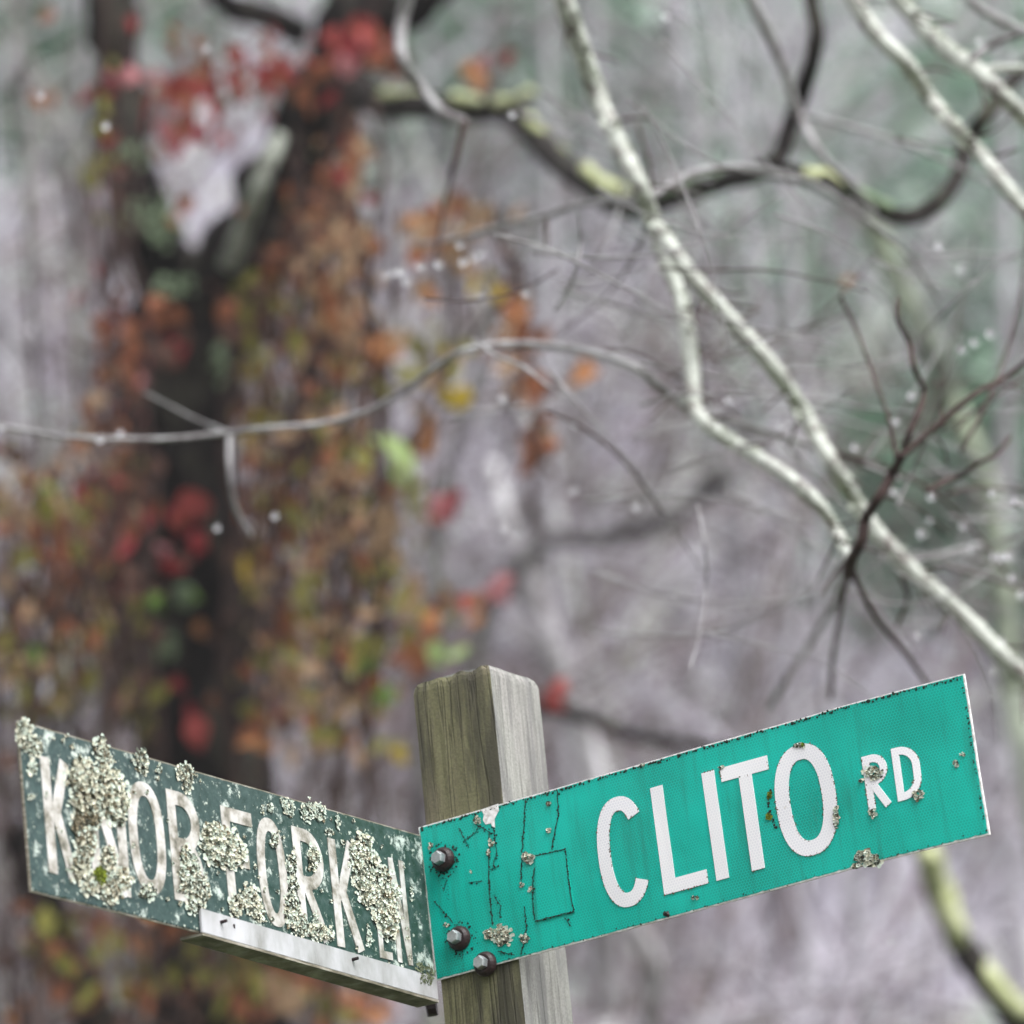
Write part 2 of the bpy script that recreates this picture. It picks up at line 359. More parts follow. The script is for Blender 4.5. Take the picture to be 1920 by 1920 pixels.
def glyph(ch, x0, x1, top, bot, w, z0, h):
    """strokes of one letter; y axis up so top/bottom are negative millimetres"""
    mb = MB(); a = w/2; y1, y0 = -top, -bot; ym = (y0+y1)/2; cx = (x0+x1)/2; z = [z0]
    def st(pts, closed=False, ww=w):
        ribbon(mb, pts, ww, 0.0, z[0]+h, closed); z[0] += .00012
    if ch == 'O': st(sup(cx, ym, (x1-x0)/2-a, (y1-y0)/2-a, 0, 360, 40)[:-1], True)
    if ch == 'C': st(sup(cx, ym, (x1-x0)/2-a, (y1-y0)/2-a, 38, 322, 36))
    if ch == 'L': st([(x0+a, y1), (x0+a, y0+a), (x1, y0+a)])
    if ch == 'I': st([(x0+a, y1), (x0+a, y0)])
    if ch == 'T': st([(x0, y1-a), (x1, y1-a)]); st([(cx, y1-w), (cx, y0)])
    if ch == 'F': st([(x0+a, y0), (x0+a, y1-a), (x1, y1-a)]); st([(x0+w, ym+a*.6), (x1-(x1-x0)*.2, ym+a*.6)])
    if ch == 'D':
        r = min((x1-x0)*.75, (y1-y0)*.42); st([(x0+a, y0+a), (x0+a, y1-a)] + sup(x1-r-a*0, y1-r, r-a, r-a, 90, 0, 8, 2) + sup(x1-r, y0+r, r-a, r-a, 0, -90, 8, 2), True)
    if ch in 'RPB':
        ymid = ym + (0 if ch != 'B' else a*.2); r = min((x1-x0)*.72, (y1-ymid+a)/2)
        up = [(x0+a, y1-a)] + sup(x1-r, y1-r, r-a, r-a, 90, 0, 7, 2) + sup(x1-r, ymid-a+r, r-a, r-a, 0, -90, 7, 2) + [(x0+w, ymid)]
        st([(x0+a, y0), (x0+a, y1-a)] + up[1:])
        if ch == 'R': st([(x1-r-a*.6, ymid-a*.5), (x1-a, y0)])
        if ch == 'B':
            r2 = (ymid-y0+a)/2; st([(x0+w, ymid-.3)] + sup(x1-r2, ymid+a-r2, r2-a, r2-a, 90, 0, 7, 2) + sup(x1-r2, y0+r2, r2-a, r2-a, 0, -90, 7, 2) + [(x0+w, y0+a)])
    if ch == 'K':
        st([(x0+a, y1), (x0+a, y0)]); st([(x1-a, y1), (x0+w, ym-a)]); st([(x0+w+a*.8, ym+a*.3), (x1-a, y0)])
    if ch == 'N':
        st([(x0+a, y1), (x0+a, y0)]); st([(x1-a, y1), (x1-a, y0)]); st([(x0+a, y1), (x1-a, y0)])
    return mb
def blob(mb, x, y, z, r, rz, mi=0, n=6, tilt=.2, cup=.25):
    """a small irregular flake standing on the face"""
    nx = random.gauss(0, tilt); ny = random.gauss(0, tilt); ax = Vector((1, 0, -nx)).normalized(); nz = Vector((nx, ny, 1)).normalized(); ay = nz.cross(ax)
    c = Vector((x, y, z)); ph = random.random()*6; vs = [c - nz*r*cup*.6]
    for i in range(n):
        an = ph+2*math.pi*i/n; rr = r*random.uniform(.65, 1.25)
        vs.append(c+ax*math.cos(an)*rr+ay*math.sin(an)*rr*rz+nz*r*cup*random.uniform(.4, 1.4))
    mb.add(vs, [(0, 1+i, 1+(i+1) % n) for i in range(n)], mi)
def knob(mb, x, y, z, r, h, mi=0, n=6):
    ph = random.random()*6; vs = []
    for i in range(n):
        an = ph+2*math.pi*i/n; rr = r*random.uniform(.6, 1.3); vs.append((x+rr*math.cos(an), y+rr*math.sin(an), z))
    vs.append((x+random.uniform(-.3,.3)*r, y+random.uniform(-.3,.3)*r, z+h)); mb.add(vs, [(i, (i+1) % n, n) for i in range(n)], mi)
WAVE = {}
def lichen(sign, lp, shapes, n, size=2.6, height=5, weights=(5, 3, 1, 1), name='lichen', z=.001, mats=None):
    """foliose lichen: flakes filling ellipses given as photo positions (x, y, rx, ry)"""
    mb = MB(); tot = sum(a[2]*a[3] for a in shapes); px = .00052
    for (cx, cy, rx, ry) in shapes:
        k = max(8, int(2.6*n*rx*ry/tot))
        for i in range(k//4):          # flat spreading lobes at the rim
            rr = random.uniform(.55, 1.25); an = random.random()*6.283; X, Y = lp(cx+rx*rr*math.cos(an), cy+ry*rr*math.sin(an))
            blob(mb, X, Y, z*.6+.0003+WAVE[sign](X, Y), size/1000*random.uniform(.5, 1.3), random.uniform(.5, 1), random.choices(range(4), (2, 5, .6, .4))[0], 8, .07, .10)
        for i in range(k):
            rr = math.sqrt(random.random()); an = random.random()*6.283
            rx_, ry_ = rx*1.15, ry*1.15
            if rr > .80+.5*noise.noise(Vector((math.cos(an)*1.6+cx, math.sin(an)*1.6+cy, 2))): rr *= .7
            X, Y = lp(cx+rx_*rr*math.cos(an), cy+ry_*rr*math.sin(an))
            dome = (1-rr*rr); wz = WAVE[sign](X, Y)
            zz = z+random.random()**1.5*.48*height/1000*(.25+dome)*(.5+.9*abs(noise.noise(Vector((X*90, Y*90, 0)))))
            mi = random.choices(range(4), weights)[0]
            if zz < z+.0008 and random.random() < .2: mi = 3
            blob(mb, X, Y, zz+wz, size/1000*random.uniform(.4, 1.05), random.uniform(.6, 1), mi, 7, .26, .28)
    o = mb.build(name, mats or M_LICH, sign); o['kind'] = 'stuff'; return o
def mould(sign, lp, paths, name='mould', step=2.2, r=1.1, jit=1.0, local=False, z=.0006, keep=.85, line=0):
    mb = MB()
    for path in paths:
        pts = [Vector(p) if local else Vector([c*1000 for c in lp(*p)]) for p in path]
        if line:
            fine = []
            for a, b in zip(pts, pts[1:]):
                k = max(1, int((b-a).length/2.5))
                for i in range(k): fine.append(a+(b-a)*(i/k)+Vector((random.gauss(0,.35), random.gauss(0,.35))))
            fine.append(pts[-1]); m0 = MB(); ribbon(m0, [tuple(p) for p in fine], line, 0, .0002)
            mb.add([(x+random.gauss(0,.00012), y, z+max(0, zz_)+WAVE[sign](x, y)) for (x, y, zz_) in m0.v], m0.f)
        for a, b in zip(pts, pts[1:]):
            L = (b-a).length; k = max(1, int(L/step))
            for i in range(k):
                if random.random() > keep: continue
                q = a+(b-a)*((i+random.random())/k); q += Vector((random.gauss(0, jit), random.gauss(0, jit)))
                rr = r*random.uniform(.4, 1.25); knob(mb, q.x/1000, q.y/1000, max(z, .0003)-.0003+WAVE[sign](q.x/1000, q.y/1000), rr/1000, .0003+rr*.00035, 0, 6)
    o = mb.build(name, M_MOULD, sign); o['kind'] = 'stuff'; return o
def bolt(sign, x, y, wr, hr, z=.001):
    mb = MB(); n = 20; rings = [(0, wr), (.0012, wr), (.004, wr*.92), (.0065, wr*.72), (.0065, .0)]
    vs = []; fs = []
    for (h, r) in rings:
        for i in range(n): vs.append((r*math.cos(2*math.pi*i/n), r*math.sin(2*math.pi*i/n), h))
    for j in range(len(rings)-1):
        for i in range(n): a = j*n+i; b = j*n+(i+1) % n; fs.append((a, b, b+n, a+n))
    mb.add(vs, fs); wmb = mb
    mb = MB(); rings = [(.0055, hr), (.0125, hr), (.0145, hr*.82), (.0145, 0)]; vs = []; fs = []; n = 6
    for (h, r) in rings:
        for i in range(n): an = 2*math.pi*i/n+.3; vs.append((r*math.cos(an), r*math.sin(an), h))
    for j in range(len(rings)-1):
        for i in range(n): a = j*n+i; b = j*n+(i+1) % n; fs.append((a, b, b+n, a+n))
    mb.add(vs, fs); hd = mb.build('bolt', M_STEEL, sign); hd.location = (x, y, z); wmb.build('washer', M_RUST, hd)
def panel(sign, L, Ht, mats, sheet_mat, wave, inset=.0012, x_min=0.0):
    nx, ny = 90, 20
    def zz(x, y): return wave(x, y)
    mb = MB(); vs = []
    for k in (0, 1):
        for j in range(ny+1):
            for i in range(nx+1):
                x = x_min+(L-x_min)*i/nx; y = -Ht*j/ny; vs.append((x, y, zz(x, y)-.0004-(.0020 if k else 0)))
    w = nx+1; F = w*(ny+1); fs = []
    for j in range(ny):
        for i in range(nx):
            a = j*w+i; fs.append((a, a+w, a+w+1, a+1)); fs.append((F+a, F+a+1, F+a+w+1, F+a+w))
    for i in range(nx): a = i; fs.append((a, a+1, F+a+1, F+a)); a = ny*w+i; fs.append((a+1, a, F+a, F+a+1))
    for j in range(ny): a = j*w; fs.append((a+w, a, F+a, F+a+w)); a = j*w+nx; fs.append((a, a+w, F+a+w, F+a))
    mb.add(vs, fs); mb.build('plate', mats, sign)
    mb = MB(); vs = []; nx2, ny2 = 240, 24
    for j in range(ny2+1):
        for i in range(nx2+1):
            fx, fy = i/nx2, j/ny2; x = x_min+inset+(L-x_min-2*inset)*fx; y = -inset-(Ht-2*inset)*fy
            e = .0009
            if j in (0, ny2): y += (-1 if j == 0 else 1)*e*max(0, noise.noise(Vector((x*160, j, 1)))*1.6)
            if i in (0, nx2): x += (1 if i == 0 else -1)*e*max(0, noise.noise(Vector((i, y*160, 2)))*1.6)
            vs.append((x, y, zz(x, y)))
    w = nx2+1
    mb.add(vs, [(j*w+i, (j+1)*w+i, (j+1)*w+i+1, j*w+i+1) for j in range(ny2) for i in range(nx2)])
    return mb.build('sheeting', sheet_mat, sign, True)

# ------------------------------------------------------------------ the bright green sign
rt = .0247
ur = U*math.cos(rt)+Zv*math.sin(rt); zr = Zv*math.cos(rt)-U*math.sin(rt)
sR = frame('street_sign', U*(-.0956)+Zv*(-.1427)+V*.0034, ur, zr); RL, RH = .5918, .1524
tag(sR, 'bright teal green road name sign reading CLITO RD bolted to the timber post', 'sign')
lpR = local_of(sR)
def waveR(x, y):
    z = .0018*noise.noise(Vector((x*11, y*11, 0)))
    k = max(0, x-.44-.15*(y+.076)); z -= .05*k*k*6                      # right end bent back a little
    z += .0009*math.exp(-((x-.465)/.025)**2)*max(0, (y+.11)/.11)
    return z if x > .13 else z*max(0, (x-.10)/.03) if x > .10 else 0
WAVE[sR] = waveR; panel(sR, RL, RH, M_EDGE, M_SHEET, waveR)
grime = MB(); M_GRIME = noisy('brown_grime', [(.3,(.05,.04,.028)),(.7,(.20,.16,.10))], 200, rough=.9, bmp=0)
def put_letters(sign, spec, mat, wave, lab):
    for (ch, x0, x1, t, b, w) in spec:
        mb = glyph(ch, x0, x1, t, b, w, 0, .0006)
        mb.v = [(x, y, z+wave(x, y)+.0001) for (x, y, z) in mb.v]
        mb.build('letter', mat, sign)
        if lab:
            for f in mb.f:
                q = [Vector(mb.v[i]) for i in f]; z1 = max(v.z for v in q); tp = [v for v in q if v.z > z1-.0003]
                if len(tp) == 2:
                    n_ = (tp[1]-tp[0]).length*1000/2.4
                    for i in range(int(n_)+(random.random() < n_ % 1)):
                        if noise.noise(tp[0]*70+Vector((0,0,len(ch))))+.25*random.random() > .12:
                            p = tp[0].lerp(tp[1], random.random()); knob(grime, p.x+random.gauss(0,.0004), p.y+random.gauss(0,.0004), p.z-.0001, random.uniform(.0004,.0011), .0003)
put_letters(sR, [('C',193,247,25,132,13.5),('L',257.5,305,26,130,13.5),('I',314,327.5,26,130,13.5),('T',334,384,26,130,13.5),('O',386,449,24,130.5,14.5),
                 ('R',480,504,52.5,103,7.2),('D',510,536,52,102.5,7.2)], M_WHITE, waveR, 'grime'); o = grime.build('letter_grime', M_GRIME, sR); o['kind'] = 'stuff'
bolts_px = [(833,1612),(863,1760),(912,1808)]
for (x, y) in bolts_px: X, Y = lpR(x, y); bolt(sR, X, Y, .0122, .0068)
X, Y = lpR(1250, 1714); mb = MB(); knob(mb, X, Y, .0005, .0035, .0025, 0, 10); mb.build('rivet', M_RUST, sR)
# overlaid patch of sheeting, slightly proud
q = [Vector(lpR(*p)) for p in ((1003,1605),(1060,1592),(1078,1710),(1008,1728))]
mb = MB(); gn = 8; vs = []
for k_, zo in ((0, .0009), (1, -.0003)):
    for j in range(gn+1):
        for i in range(gn+1):
            p = (q[0].lerp(q[1], i/gn)).lerp(q[3].lerp(q[2], i/gn), j/gn); vs.append((p.x, p.y, waveR(p.x, p.y)+zo))
w_ = gn+1; F_ = w_*w_; fs = [(j*w_+i, (j+1)*w_+i, (j+1)*w_+i+1, j*w_+i+1) for j in range(gn) for i in range(gn)]
for i in range(gn): fs += [(i, i+1, F_+i+1, F_+i), (gn*w_+i+1, gn*w_+i, F_+gn*w_+i, F_+gn*w_+i+1), ((i+1)*w_, i*w_, F_+i*w_, F_+(i+1)*w_), (i*w_+gn, (i+1)*w_+gn, F_+(i+1)*w_+gn, F_+i*w_+gn)]
mb.add(vs, fs); mb.build('sheeting_patch', M_SHEET, sR)
# torn spot showing bare white backing
mb = MB(); pts = [lpR(*p) for p in ((903,1518),(935,1507),(936,1520),(931,1530),(928,1536),(929,1552),(924,1550),(921,1544),(911,1546),(906,1538),(908,1528))]
mb.add([(x, y, .0007) for x, y in pts], [tuple(reversed(range(len(pts))))]); mb.build('torn_spot', M_EDGE, sR)
for mb_poly in mb.f: pass
mould(sR, lpR, [[(1003,1605),(1060,1592)],[(1060,1592),(1064,1625),(1072,1690),(1077,1708)],[(1005,1728),(1077,1709)]], step=1.1, r=.95, jit=.3, keep=.6, line=.7, z=.0013, name='mould_outline')
mould(sR, lpR, [[(917,1560),(918,1600),(917,1650),(920,1690),(924,1735)],[(1045,1482),(1046,1530),(1040,1560),(1034,1592)],[(1008,1610),(1000,1640),(999,1690),(1003,1725)],
      [(984,1700),(988,1740),(983,1765),(977,1790)],[(985,1500),(980,1590),(977,1650)]], step=1.2, r=1.0, jit=.55, keep=.55, line=.75, name='mould_crack')
mould(sR, lpR, [[(870,1578),(893,1560),(900,1548)],[(893,1545),(910,1556),(925,1563)],[(925,1550),(932,1600),(925,1625)],[(920,1630),(935,1625)],[(928,1680),(940,1700),(937,1720)],
      [(1058,1720),(1072,1738)],[(880,1655),(905,1652)],[(815,1690),(850,1730)],[(838,1650),(832,1672)],[(862,1555),(880,1590)],[(935,1785),(965,1790)]], step=1.4, r=.95, jit=1.0, keep=.7, line=.6, name='mould_fleck')
def edge_path(y, a=.003, b=RL-.003): return [(a*1000+(b-a)*1000*i/60, y) for i in range(61)]
mould(sR, lpR, [edge_path(-2.6)], step=1.3, r=1.3, jit=.7, local=True, keep=.62, name='edge_mould')
mould(sR, lpR, [edge_path(-150.3)], step=3, r=.8, jit=.8, local=True, keep=.4, name='edge_mould')
mould(sR, lpR, [[(RL*1000-3.2, -3-145*i/20) for i in range(21)]], step=2.0, r=1.0, jit=.6, local=True, keep=.6, name='edge_mould', z=.0006)
for (bx, by) in bolts_px[:2]:
    pth = [(bx+27*math.cos(a*.7), by+29*math.sin(a*.7)) for a in range(10)]
    mould(sR, lpR, [pth], step=1.3, r=1.1, jit=2.2, keep=.75, name='bolt_mould')
for (bx, by) in bolts_px[:2]:
    mould(sR, lpR, [[(bx+2,by+26),(bx+5,by+48),(bx+8,by+78)], [(bx-8,by+24),(bx-5,by+52)]], step=.45, r=.42, jit=1.5, keep=.55, name='dirt_and_contact_shade')  # dirt runs and contact shade under the bolts, both put in as dark flecks
mb_ = lichen(sR, lpR, [(942,1755,16,18),(918,1752,8,10),(990,1608,11,9)], 90, 2.3, 3, (6,2,3,1))
lichen(sR, lpR, [(1620,1606,16,10),(1637,1615,14,11),(1606,1624,7,5)], 75, 2.5, 3, (6,3,1,1))
lichen(sR, lpR, [(1568,1530,6,20),(1720,1490,9,9),(1638,1448,16,12),(1637,1525,6,8),(1617,1464,4,3)], 95, 1.7, 2, (5,4,2,1), z=.0012)
lichen(sR, lpR, [(922,1580,5,7),(917,1600,4,6),(895,1538,6,8),(985,1760,9,8),(807,1585,4,6),(1028,1508,4,5),(1028,1558,4,4),(996,1668,4,4),(980,1660,4,5),(838,1735,5,4),(1500,1398,12,4),(1356,1440,6,3)], 110, 1.5, 1.6, (6,2,2,2))
lichen(sR, lpR, [(1788,1430,4,8),(1800,1412,5,4),(1300,1683,3,4),(884,1635,3,3),(1308,1683,3,4),(1206,1435,4,3)], 34, 1.2, 1.0, (5,4,1,2))
o = mould(sR, lpR, [[(1446,1480),(1440,1500),(1445,1530),(1456,1555)]], step=1.3, r=1.4, jit=.8, name='moss_rim'); 
lichen(sR, lpR, [(1444,1492,4,6),(1442,1530,4,6),(1505,1397,4,3)], 26, 1.5, 2, (1,0,0,1), name='moss', mats=[M_MOSSG]*4)

# ------------------------------------------------------------------ the old lichen-covered sign
lt = -.013
vl = V*math.cos(lt)+Zv*math.sin(lt); zl = Zv*math.cos(lt)-V*math.sin(lt)
LL = .6375
oL = -S*U+.0165*V-.1528*Zv
sL = frame('street_sign', oL+vl*LL-U*.0012, -vl, zl)
tag(sL, 'old dark green road name sign reading KNOB FORK LN, crusted with pale lichen', 'sign')
lpL = local_of(sL)
def waveL(x, y): return .0005*noise.noise(Vector((x*8, y*8, 4)))
WAVE[sL] = waveL; panel(sL, LL+.008, .1524, M_FLANGE, M_OLDG, waveL)
put_letters(sL, [('K',28,70,27,131,13),('N',93,148,28,136,13),('O',153,208,25,128,13),('B',216,265,25,127,13),('F',302,351,26.5,130,13),('O',355,402,26,129,12.5),
                 ('R',417,466,27,131,12.5),('K',477,523,29,133,12.5),('L',549,571,30,134,7.5),('N',580,606,32,134,7.5)], M_OLDW, waveL, '')
lw = (6,4,1.6,1.2)
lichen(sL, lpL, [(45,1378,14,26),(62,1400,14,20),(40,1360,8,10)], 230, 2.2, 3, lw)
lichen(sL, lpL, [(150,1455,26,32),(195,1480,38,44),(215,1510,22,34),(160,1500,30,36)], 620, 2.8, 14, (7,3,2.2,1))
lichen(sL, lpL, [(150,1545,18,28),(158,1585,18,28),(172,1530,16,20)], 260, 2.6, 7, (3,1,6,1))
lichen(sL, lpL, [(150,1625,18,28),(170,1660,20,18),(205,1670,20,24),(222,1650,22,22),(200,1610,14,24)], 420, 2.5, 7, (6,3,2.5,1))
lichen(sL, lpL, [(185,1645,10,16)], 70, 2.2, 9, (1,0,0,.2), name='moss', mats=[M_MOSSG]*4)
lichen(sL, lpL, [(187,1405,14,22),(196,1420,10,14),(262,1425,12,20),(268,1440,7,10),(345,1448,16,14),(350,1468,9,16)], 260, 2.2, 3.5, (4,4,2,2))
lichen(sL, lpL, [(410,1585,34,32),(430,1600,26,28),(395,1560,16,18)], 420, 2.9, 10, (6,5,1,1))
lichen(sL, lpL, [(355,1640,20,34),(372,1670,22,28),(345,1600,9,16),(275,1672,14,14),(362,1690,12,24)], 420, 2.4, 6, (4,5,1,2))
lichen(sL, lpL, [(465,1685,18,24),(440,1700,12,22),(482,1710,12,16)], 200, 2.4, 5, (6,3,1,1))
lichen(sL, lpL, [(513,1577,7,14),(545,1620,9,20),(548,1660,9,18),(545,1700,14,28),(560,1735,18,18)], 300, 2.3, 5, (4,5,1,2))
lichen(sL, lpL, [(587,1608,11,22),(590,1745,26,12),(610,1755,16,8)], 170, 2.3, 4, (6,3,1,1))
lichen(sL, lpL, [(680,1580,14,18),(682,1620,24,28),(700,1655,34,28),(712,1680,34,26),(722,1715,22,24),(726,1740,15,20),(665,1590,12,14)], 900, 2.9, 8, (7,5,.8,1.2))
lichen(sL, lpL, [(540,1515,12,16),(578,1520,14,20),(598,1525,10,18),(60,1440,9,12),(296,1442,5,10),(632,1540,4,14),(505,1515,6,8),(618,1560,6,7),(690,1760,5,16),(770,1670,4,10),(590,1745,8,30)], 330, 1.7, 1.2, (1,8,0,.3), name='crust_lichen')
# scattered small tufts
sp = []
for i in range(90):
    x = random.uniform(50, 770); y = 1352+(x-35)*.283+random.random()**1.2*300*(1-.05); sp.append((x, min(y, 1660+(x-60)*.24), random.uniform(1.5,4.5), random.uniform(2,5)))
lichen(sL, lpL, sp, 460, 1.3, 1.2, (5,5,1,2), name='lichen_flecks')
mould(sL, lpL, [[(4+i*10, -150.5) for i in range(38)]], step=2, r=.9, jit=.7, local=True, keep=.7, name='edge_mould')
# aluminium angle along the lower edge
mb = MB(); mb.box(0, .391, -.0225, 0, .0008, .0034); leg = br = mb.build('angle_bracket', M_ALU, sL)
br.location = (LL-.3865, -.1306, 0); br.rotation_euler = (0, 0, -.0262)
mb = MB(); mb.box(0, .391, -.0249, -.02252, -.021, .00345); mb.build('flange', M_FLANGE, br)
bm = bmesh.new(); bm.from_mesh(leg.data); bmesh.ops.bevel(bm, geom=bm.edges[:], offset=.0005, segments=2, affect='EDGES'); bm.to_mesh(leg.data); bm.free()
M_ALGAE = noisy('algae_film', [(.3,(.08,.10,.05)),(.7,(.22,.25,.15))], 90, rough=.8)
for (x, y, ln) in ((408,1731,.006),(655,1801,.006)):
    X, Y = lpL(x, y); p = Vector((X, Y, 0))
    mb = MB(); mb.tube([Vector((X, Y, .001)), Vector((X+.001, Y+.0006, .0095))], [.0017, .0015], 8, 1); mb.build('screw', M_RUST, sL)
X, Y = lpL(433, 1737); mb = MB(); knob(mb, X, Y, .0036, .0022, .0003, 0, 12); mb.build('screw_hole', M_RUST, sL)
lichen(sL, lpL, [(795,1830,14,20),(780,1815,8,8)], 60, 1.6, .5, (1,0,2,1), z=.0036, name='algae_film', mats=[M_ALGAE]*4)
mb = MB(); a = at(808, 1882, 5.27); b = at(812, 1905, 5.27); inv = sL.matrix_world.inverted()
mb.tube([inv@a, inv@b], [.0062, .0055], 10, 1); mb.tube([inv@at(803,1893,5.26), inv@at(818,1890,5.26)], [.007,.007], 8, 1); mb.build('bracket_bolt', M_RUST, sL)

# ------------------------------------------------------------------ trees
def empty(name, loc, label, cat, group=None):
    e = bpy.data.objects.new(name, None); col.objects.link(e); e.location = loc; e.empty_display_size = .2
    return tag(e, label, cat, group)
def part(mb, name, mat, parent, smooth=True, kind=None):
    """world-space mesh under a thing whose empty stands at its base"""
    root = parent
    while root.parent: root = root.parent
    l = root.location
    mb.v = [(x-l.x, y-l.y, z-l.z) for (x, y, z) in mb.v]
    o = mb.build(name, mat, parent, smooth)
    if kind: o['kind'] = kind
    return o
def px_tube(pts, r, d, sides=10, wob=.18, sub=5):
    """pts: photo positions; r: (r0, r1) in photo pixels; d: (d0, d1) distances"""
    n = len(pts); P = []; Q = []
    for i, p in enumerate(pts):
        t = i/(n-1); dd = d[0]+(d[1]-d[0])*t+.05*math.sin(i*1.7+p[0]); P.append(at(p[0], p[1], dd)); Q.append((r[0]+(r[1]-r[0])*t)*dd/FPX)
    mb = MB(); mb.tube(P, Q, sides, sub, wob, seed=random.random()*9); return mb, P, Q
def ground(p): return Vector((p.x, p.y, H(p.x, p.y)-.1))

# the bare tree whose lichen-covered branches droop behind the sign; its stem stands left of the view
b0 = ground(at(-420, 1900, 7.4)); T1 = empty('bare_tree', b0, 'bare tree with pale lichen-crusted branches drooping down to the right', 'tree')
top = at(-330, -250, 7.4); mb = MB(); mb.tube([b0, b0.lerp(top, .5)+Vector((.05,0,0)), top, top+Vector((.15,0,.6))], [.09,.075,.06,.04], 12, 6, .15); part(mb, 'trunk', M_PALE, T1)
limb_px = [(-330,-200),(100,-330),(600,-380),(1050,-330),(1500,-300),(1750,-260)]
mb, _, _ = px_tube(limb_px, (48, 24), (7.4, 7.1), 12); part(mb, 'limb', M_PALE, T1)
def branch(pts, r, d, mat=M_PALE, name='branch', parent=T1, wob=.13, sides=10):
    mb, P, Q = px_tube(pts, r, d, sides, wob); return part(mb, name, mat, parent)
b1 = branch([(960,-350),(1020,-120),(1050,-20),(1085,80),(1120,180),(1160,270),(1200,350),(1222,410),(1245,480),(1275,560),(1293,650),(1300,768)], (21,14), (7.1,6.95))
b1b = branch([(1228,420),(1290,510),(1370,600),(1450,690),(1510,780),(1560,870),(1605,940),(1650,1005),(1720,1080),(1800,1150),(1860,1210),(1940,1290)], (15,17), (6.95,7.0))
b2 = branch([(1285,745),(1330,800),(1400,845),(1470,890),(1530,940),(1570,1000),(1597,1055)], (14,12), (6.95,6.6))
b4 = branch([(1480,-310),(1540,-120),(1590,-20),(1640,60),(1700,120),(1740,180),(1790,240),(1830,280),(1870,330),(1950,430)], (16,14), (7.1,7.0))
b5 = branch([(1540,-300),(1610,-100),(1670,-20),(1730,50),(1790,105),(1830,130),(1880,180),(1950,250)], (18,16), (7.2,7.1))
branch([(1822,112),(1860,85),(1910,65),(1960,55)], (8,6), (7.1,7.0), M_GREYB, 'twig', b5)
branch([(1838,132),(1880,128),(1950,130)], (8,8), (7.1,7.1), M_PALE, 'twig', b5)
branch([(1700,-270),(1760,-90),(1810,-10),(1860,30),(1950,70)], (11,8), (7.2,7.3), M_GREYB)
d1 = branch([(820,-370),(800,-140),(765,-10),(750,60),(757,115),(790,165),(830,210),(872,228)], (14,8), (7.6,7.6), M_GREYB)
branch([(872,226),(852,310),(833,390),(818,475)], (6,3), (7.6,7.5), M_TWIG, 'twig', d1)
branch([(1200,382),(1140,376),(1080,386),(1020,405),(930,427),(860,447),(780,457)], (8,4), (7.0,7.6), M_GREYB, 'twig', b1)
branch([(1215,372),(1300,325),(1380,312),(1440,318),(1520,342),(1580,378),(1640,425),(1700,475),(1760,560)], (8,4), (7.0,7.6), M_GREYB, 'twig', b1)
branch([(1026,402),(1026,480)], (3.5,2.5), (7.4,7.4), M_TWIG, 'twig', b1)
branch([(1350,-320),(1390,-90),(1410,0),(1440,60),(1470,130),(1500,220),(1540,290),(1600,350),(1640,400)], (13,6), (7.7,7.8), M_GREYB)
branch([(1510,215),(1600,240),(1700,270),(1790,310),(1860,345)], (5,4), (7.9,7.9), M_GREYB, 'twig', b4)
d7 = branch([(1290,765),(1250,735),(1190,690),(1120,665),(1050,650),(960,645),(880,655),(830,680),(760,730),(690,770),(600,795),(500,803),(420,812),(330,822),(240,823),(130,820),(60,810),(-30,795)], (8,4.5), (6.95,7.0), M_GREYB, 'twig', b1)
branch([(1090,655),(1180,682),(1290,695),(1390,720)], (5,3), (7.1,7.2), M_GREYB, 'twig', b1)
branch([(430,810),(430,870),(436,930),(450,970),(472,1005)], (5,4), (7.4,7.3), M_GREYB, 'twig', b1)
branch([(430,812),(370,787),(270,735)], (3.5,2), (7.4,7.5), M_GREYB, 'twig', b1)
dk = branch([(1590,1078),(1598,1045),(1616,1012),(1622,975),(1650,930),(1672,890),(1692,852)], (12,9), (6.55,6.45), M_TWIG, 'twig', b2)
for pts, r, d_ in (([(1692,852),(1704,815),(1727,762),(1731,728),(1714,690),(1703,640),(1684,600),(1682,560)], (7,4), (6.45,6.5)), ([(1690,856),(1755,800),(1830,738),(1880,712),(1940,664)], (6.5,4.5), (6.45,6.6)),
               ([(1682,868),(1668,790),(1636,700),(1606,620),(1576,556)], (4.5,3), (6.5,6.7)), ([(1738,920),(1785,897),(1800,893),(1835,868),(1870,850),(1895,820)], (6,3.5), (6.6,6.7)), ([(1770,800),(1764,770),(1768,738)], (3,2), (6.5,6.5)),
               ([(1596,1062),(1616,1110),(1645,1160),(1700,1228),(1750,1300)], (6,4.5), (6.6,7.2)), ([(1592,1070),(1575,1150),(1562,1230),(1558,1310)], (5.5,4.5), (6.6,7.8)), ([(1780,925),(1840,914),(1925,922)], (4,2.5), (6.9,7.2)),
               ([(1692,1085),(1702,1120),(1682,1172)], (4,3), (6.9,7)), ([(1540,838),(1610,862),(1670,880),(1760,930),(1830,1000),(1900,1090)], (5,2.5), (7.0,7.4)), ([(1660,930),(1715,950),(1780,1000)], (3.5,2), (6.7,6.9)),
               ([(1830,740),(1880,722),(1935,738)], (3,2), (6.6,6.7)), ([(1770,1060),(1830,1078),(1930,1108)], (4,3), (7.2,7.3)), ([(1775,870),(1770,840),(1755,820)], (3,2), (6.7,6.7))):
    branch(pts, r, d_, M_TWIG, 'twig', b2)
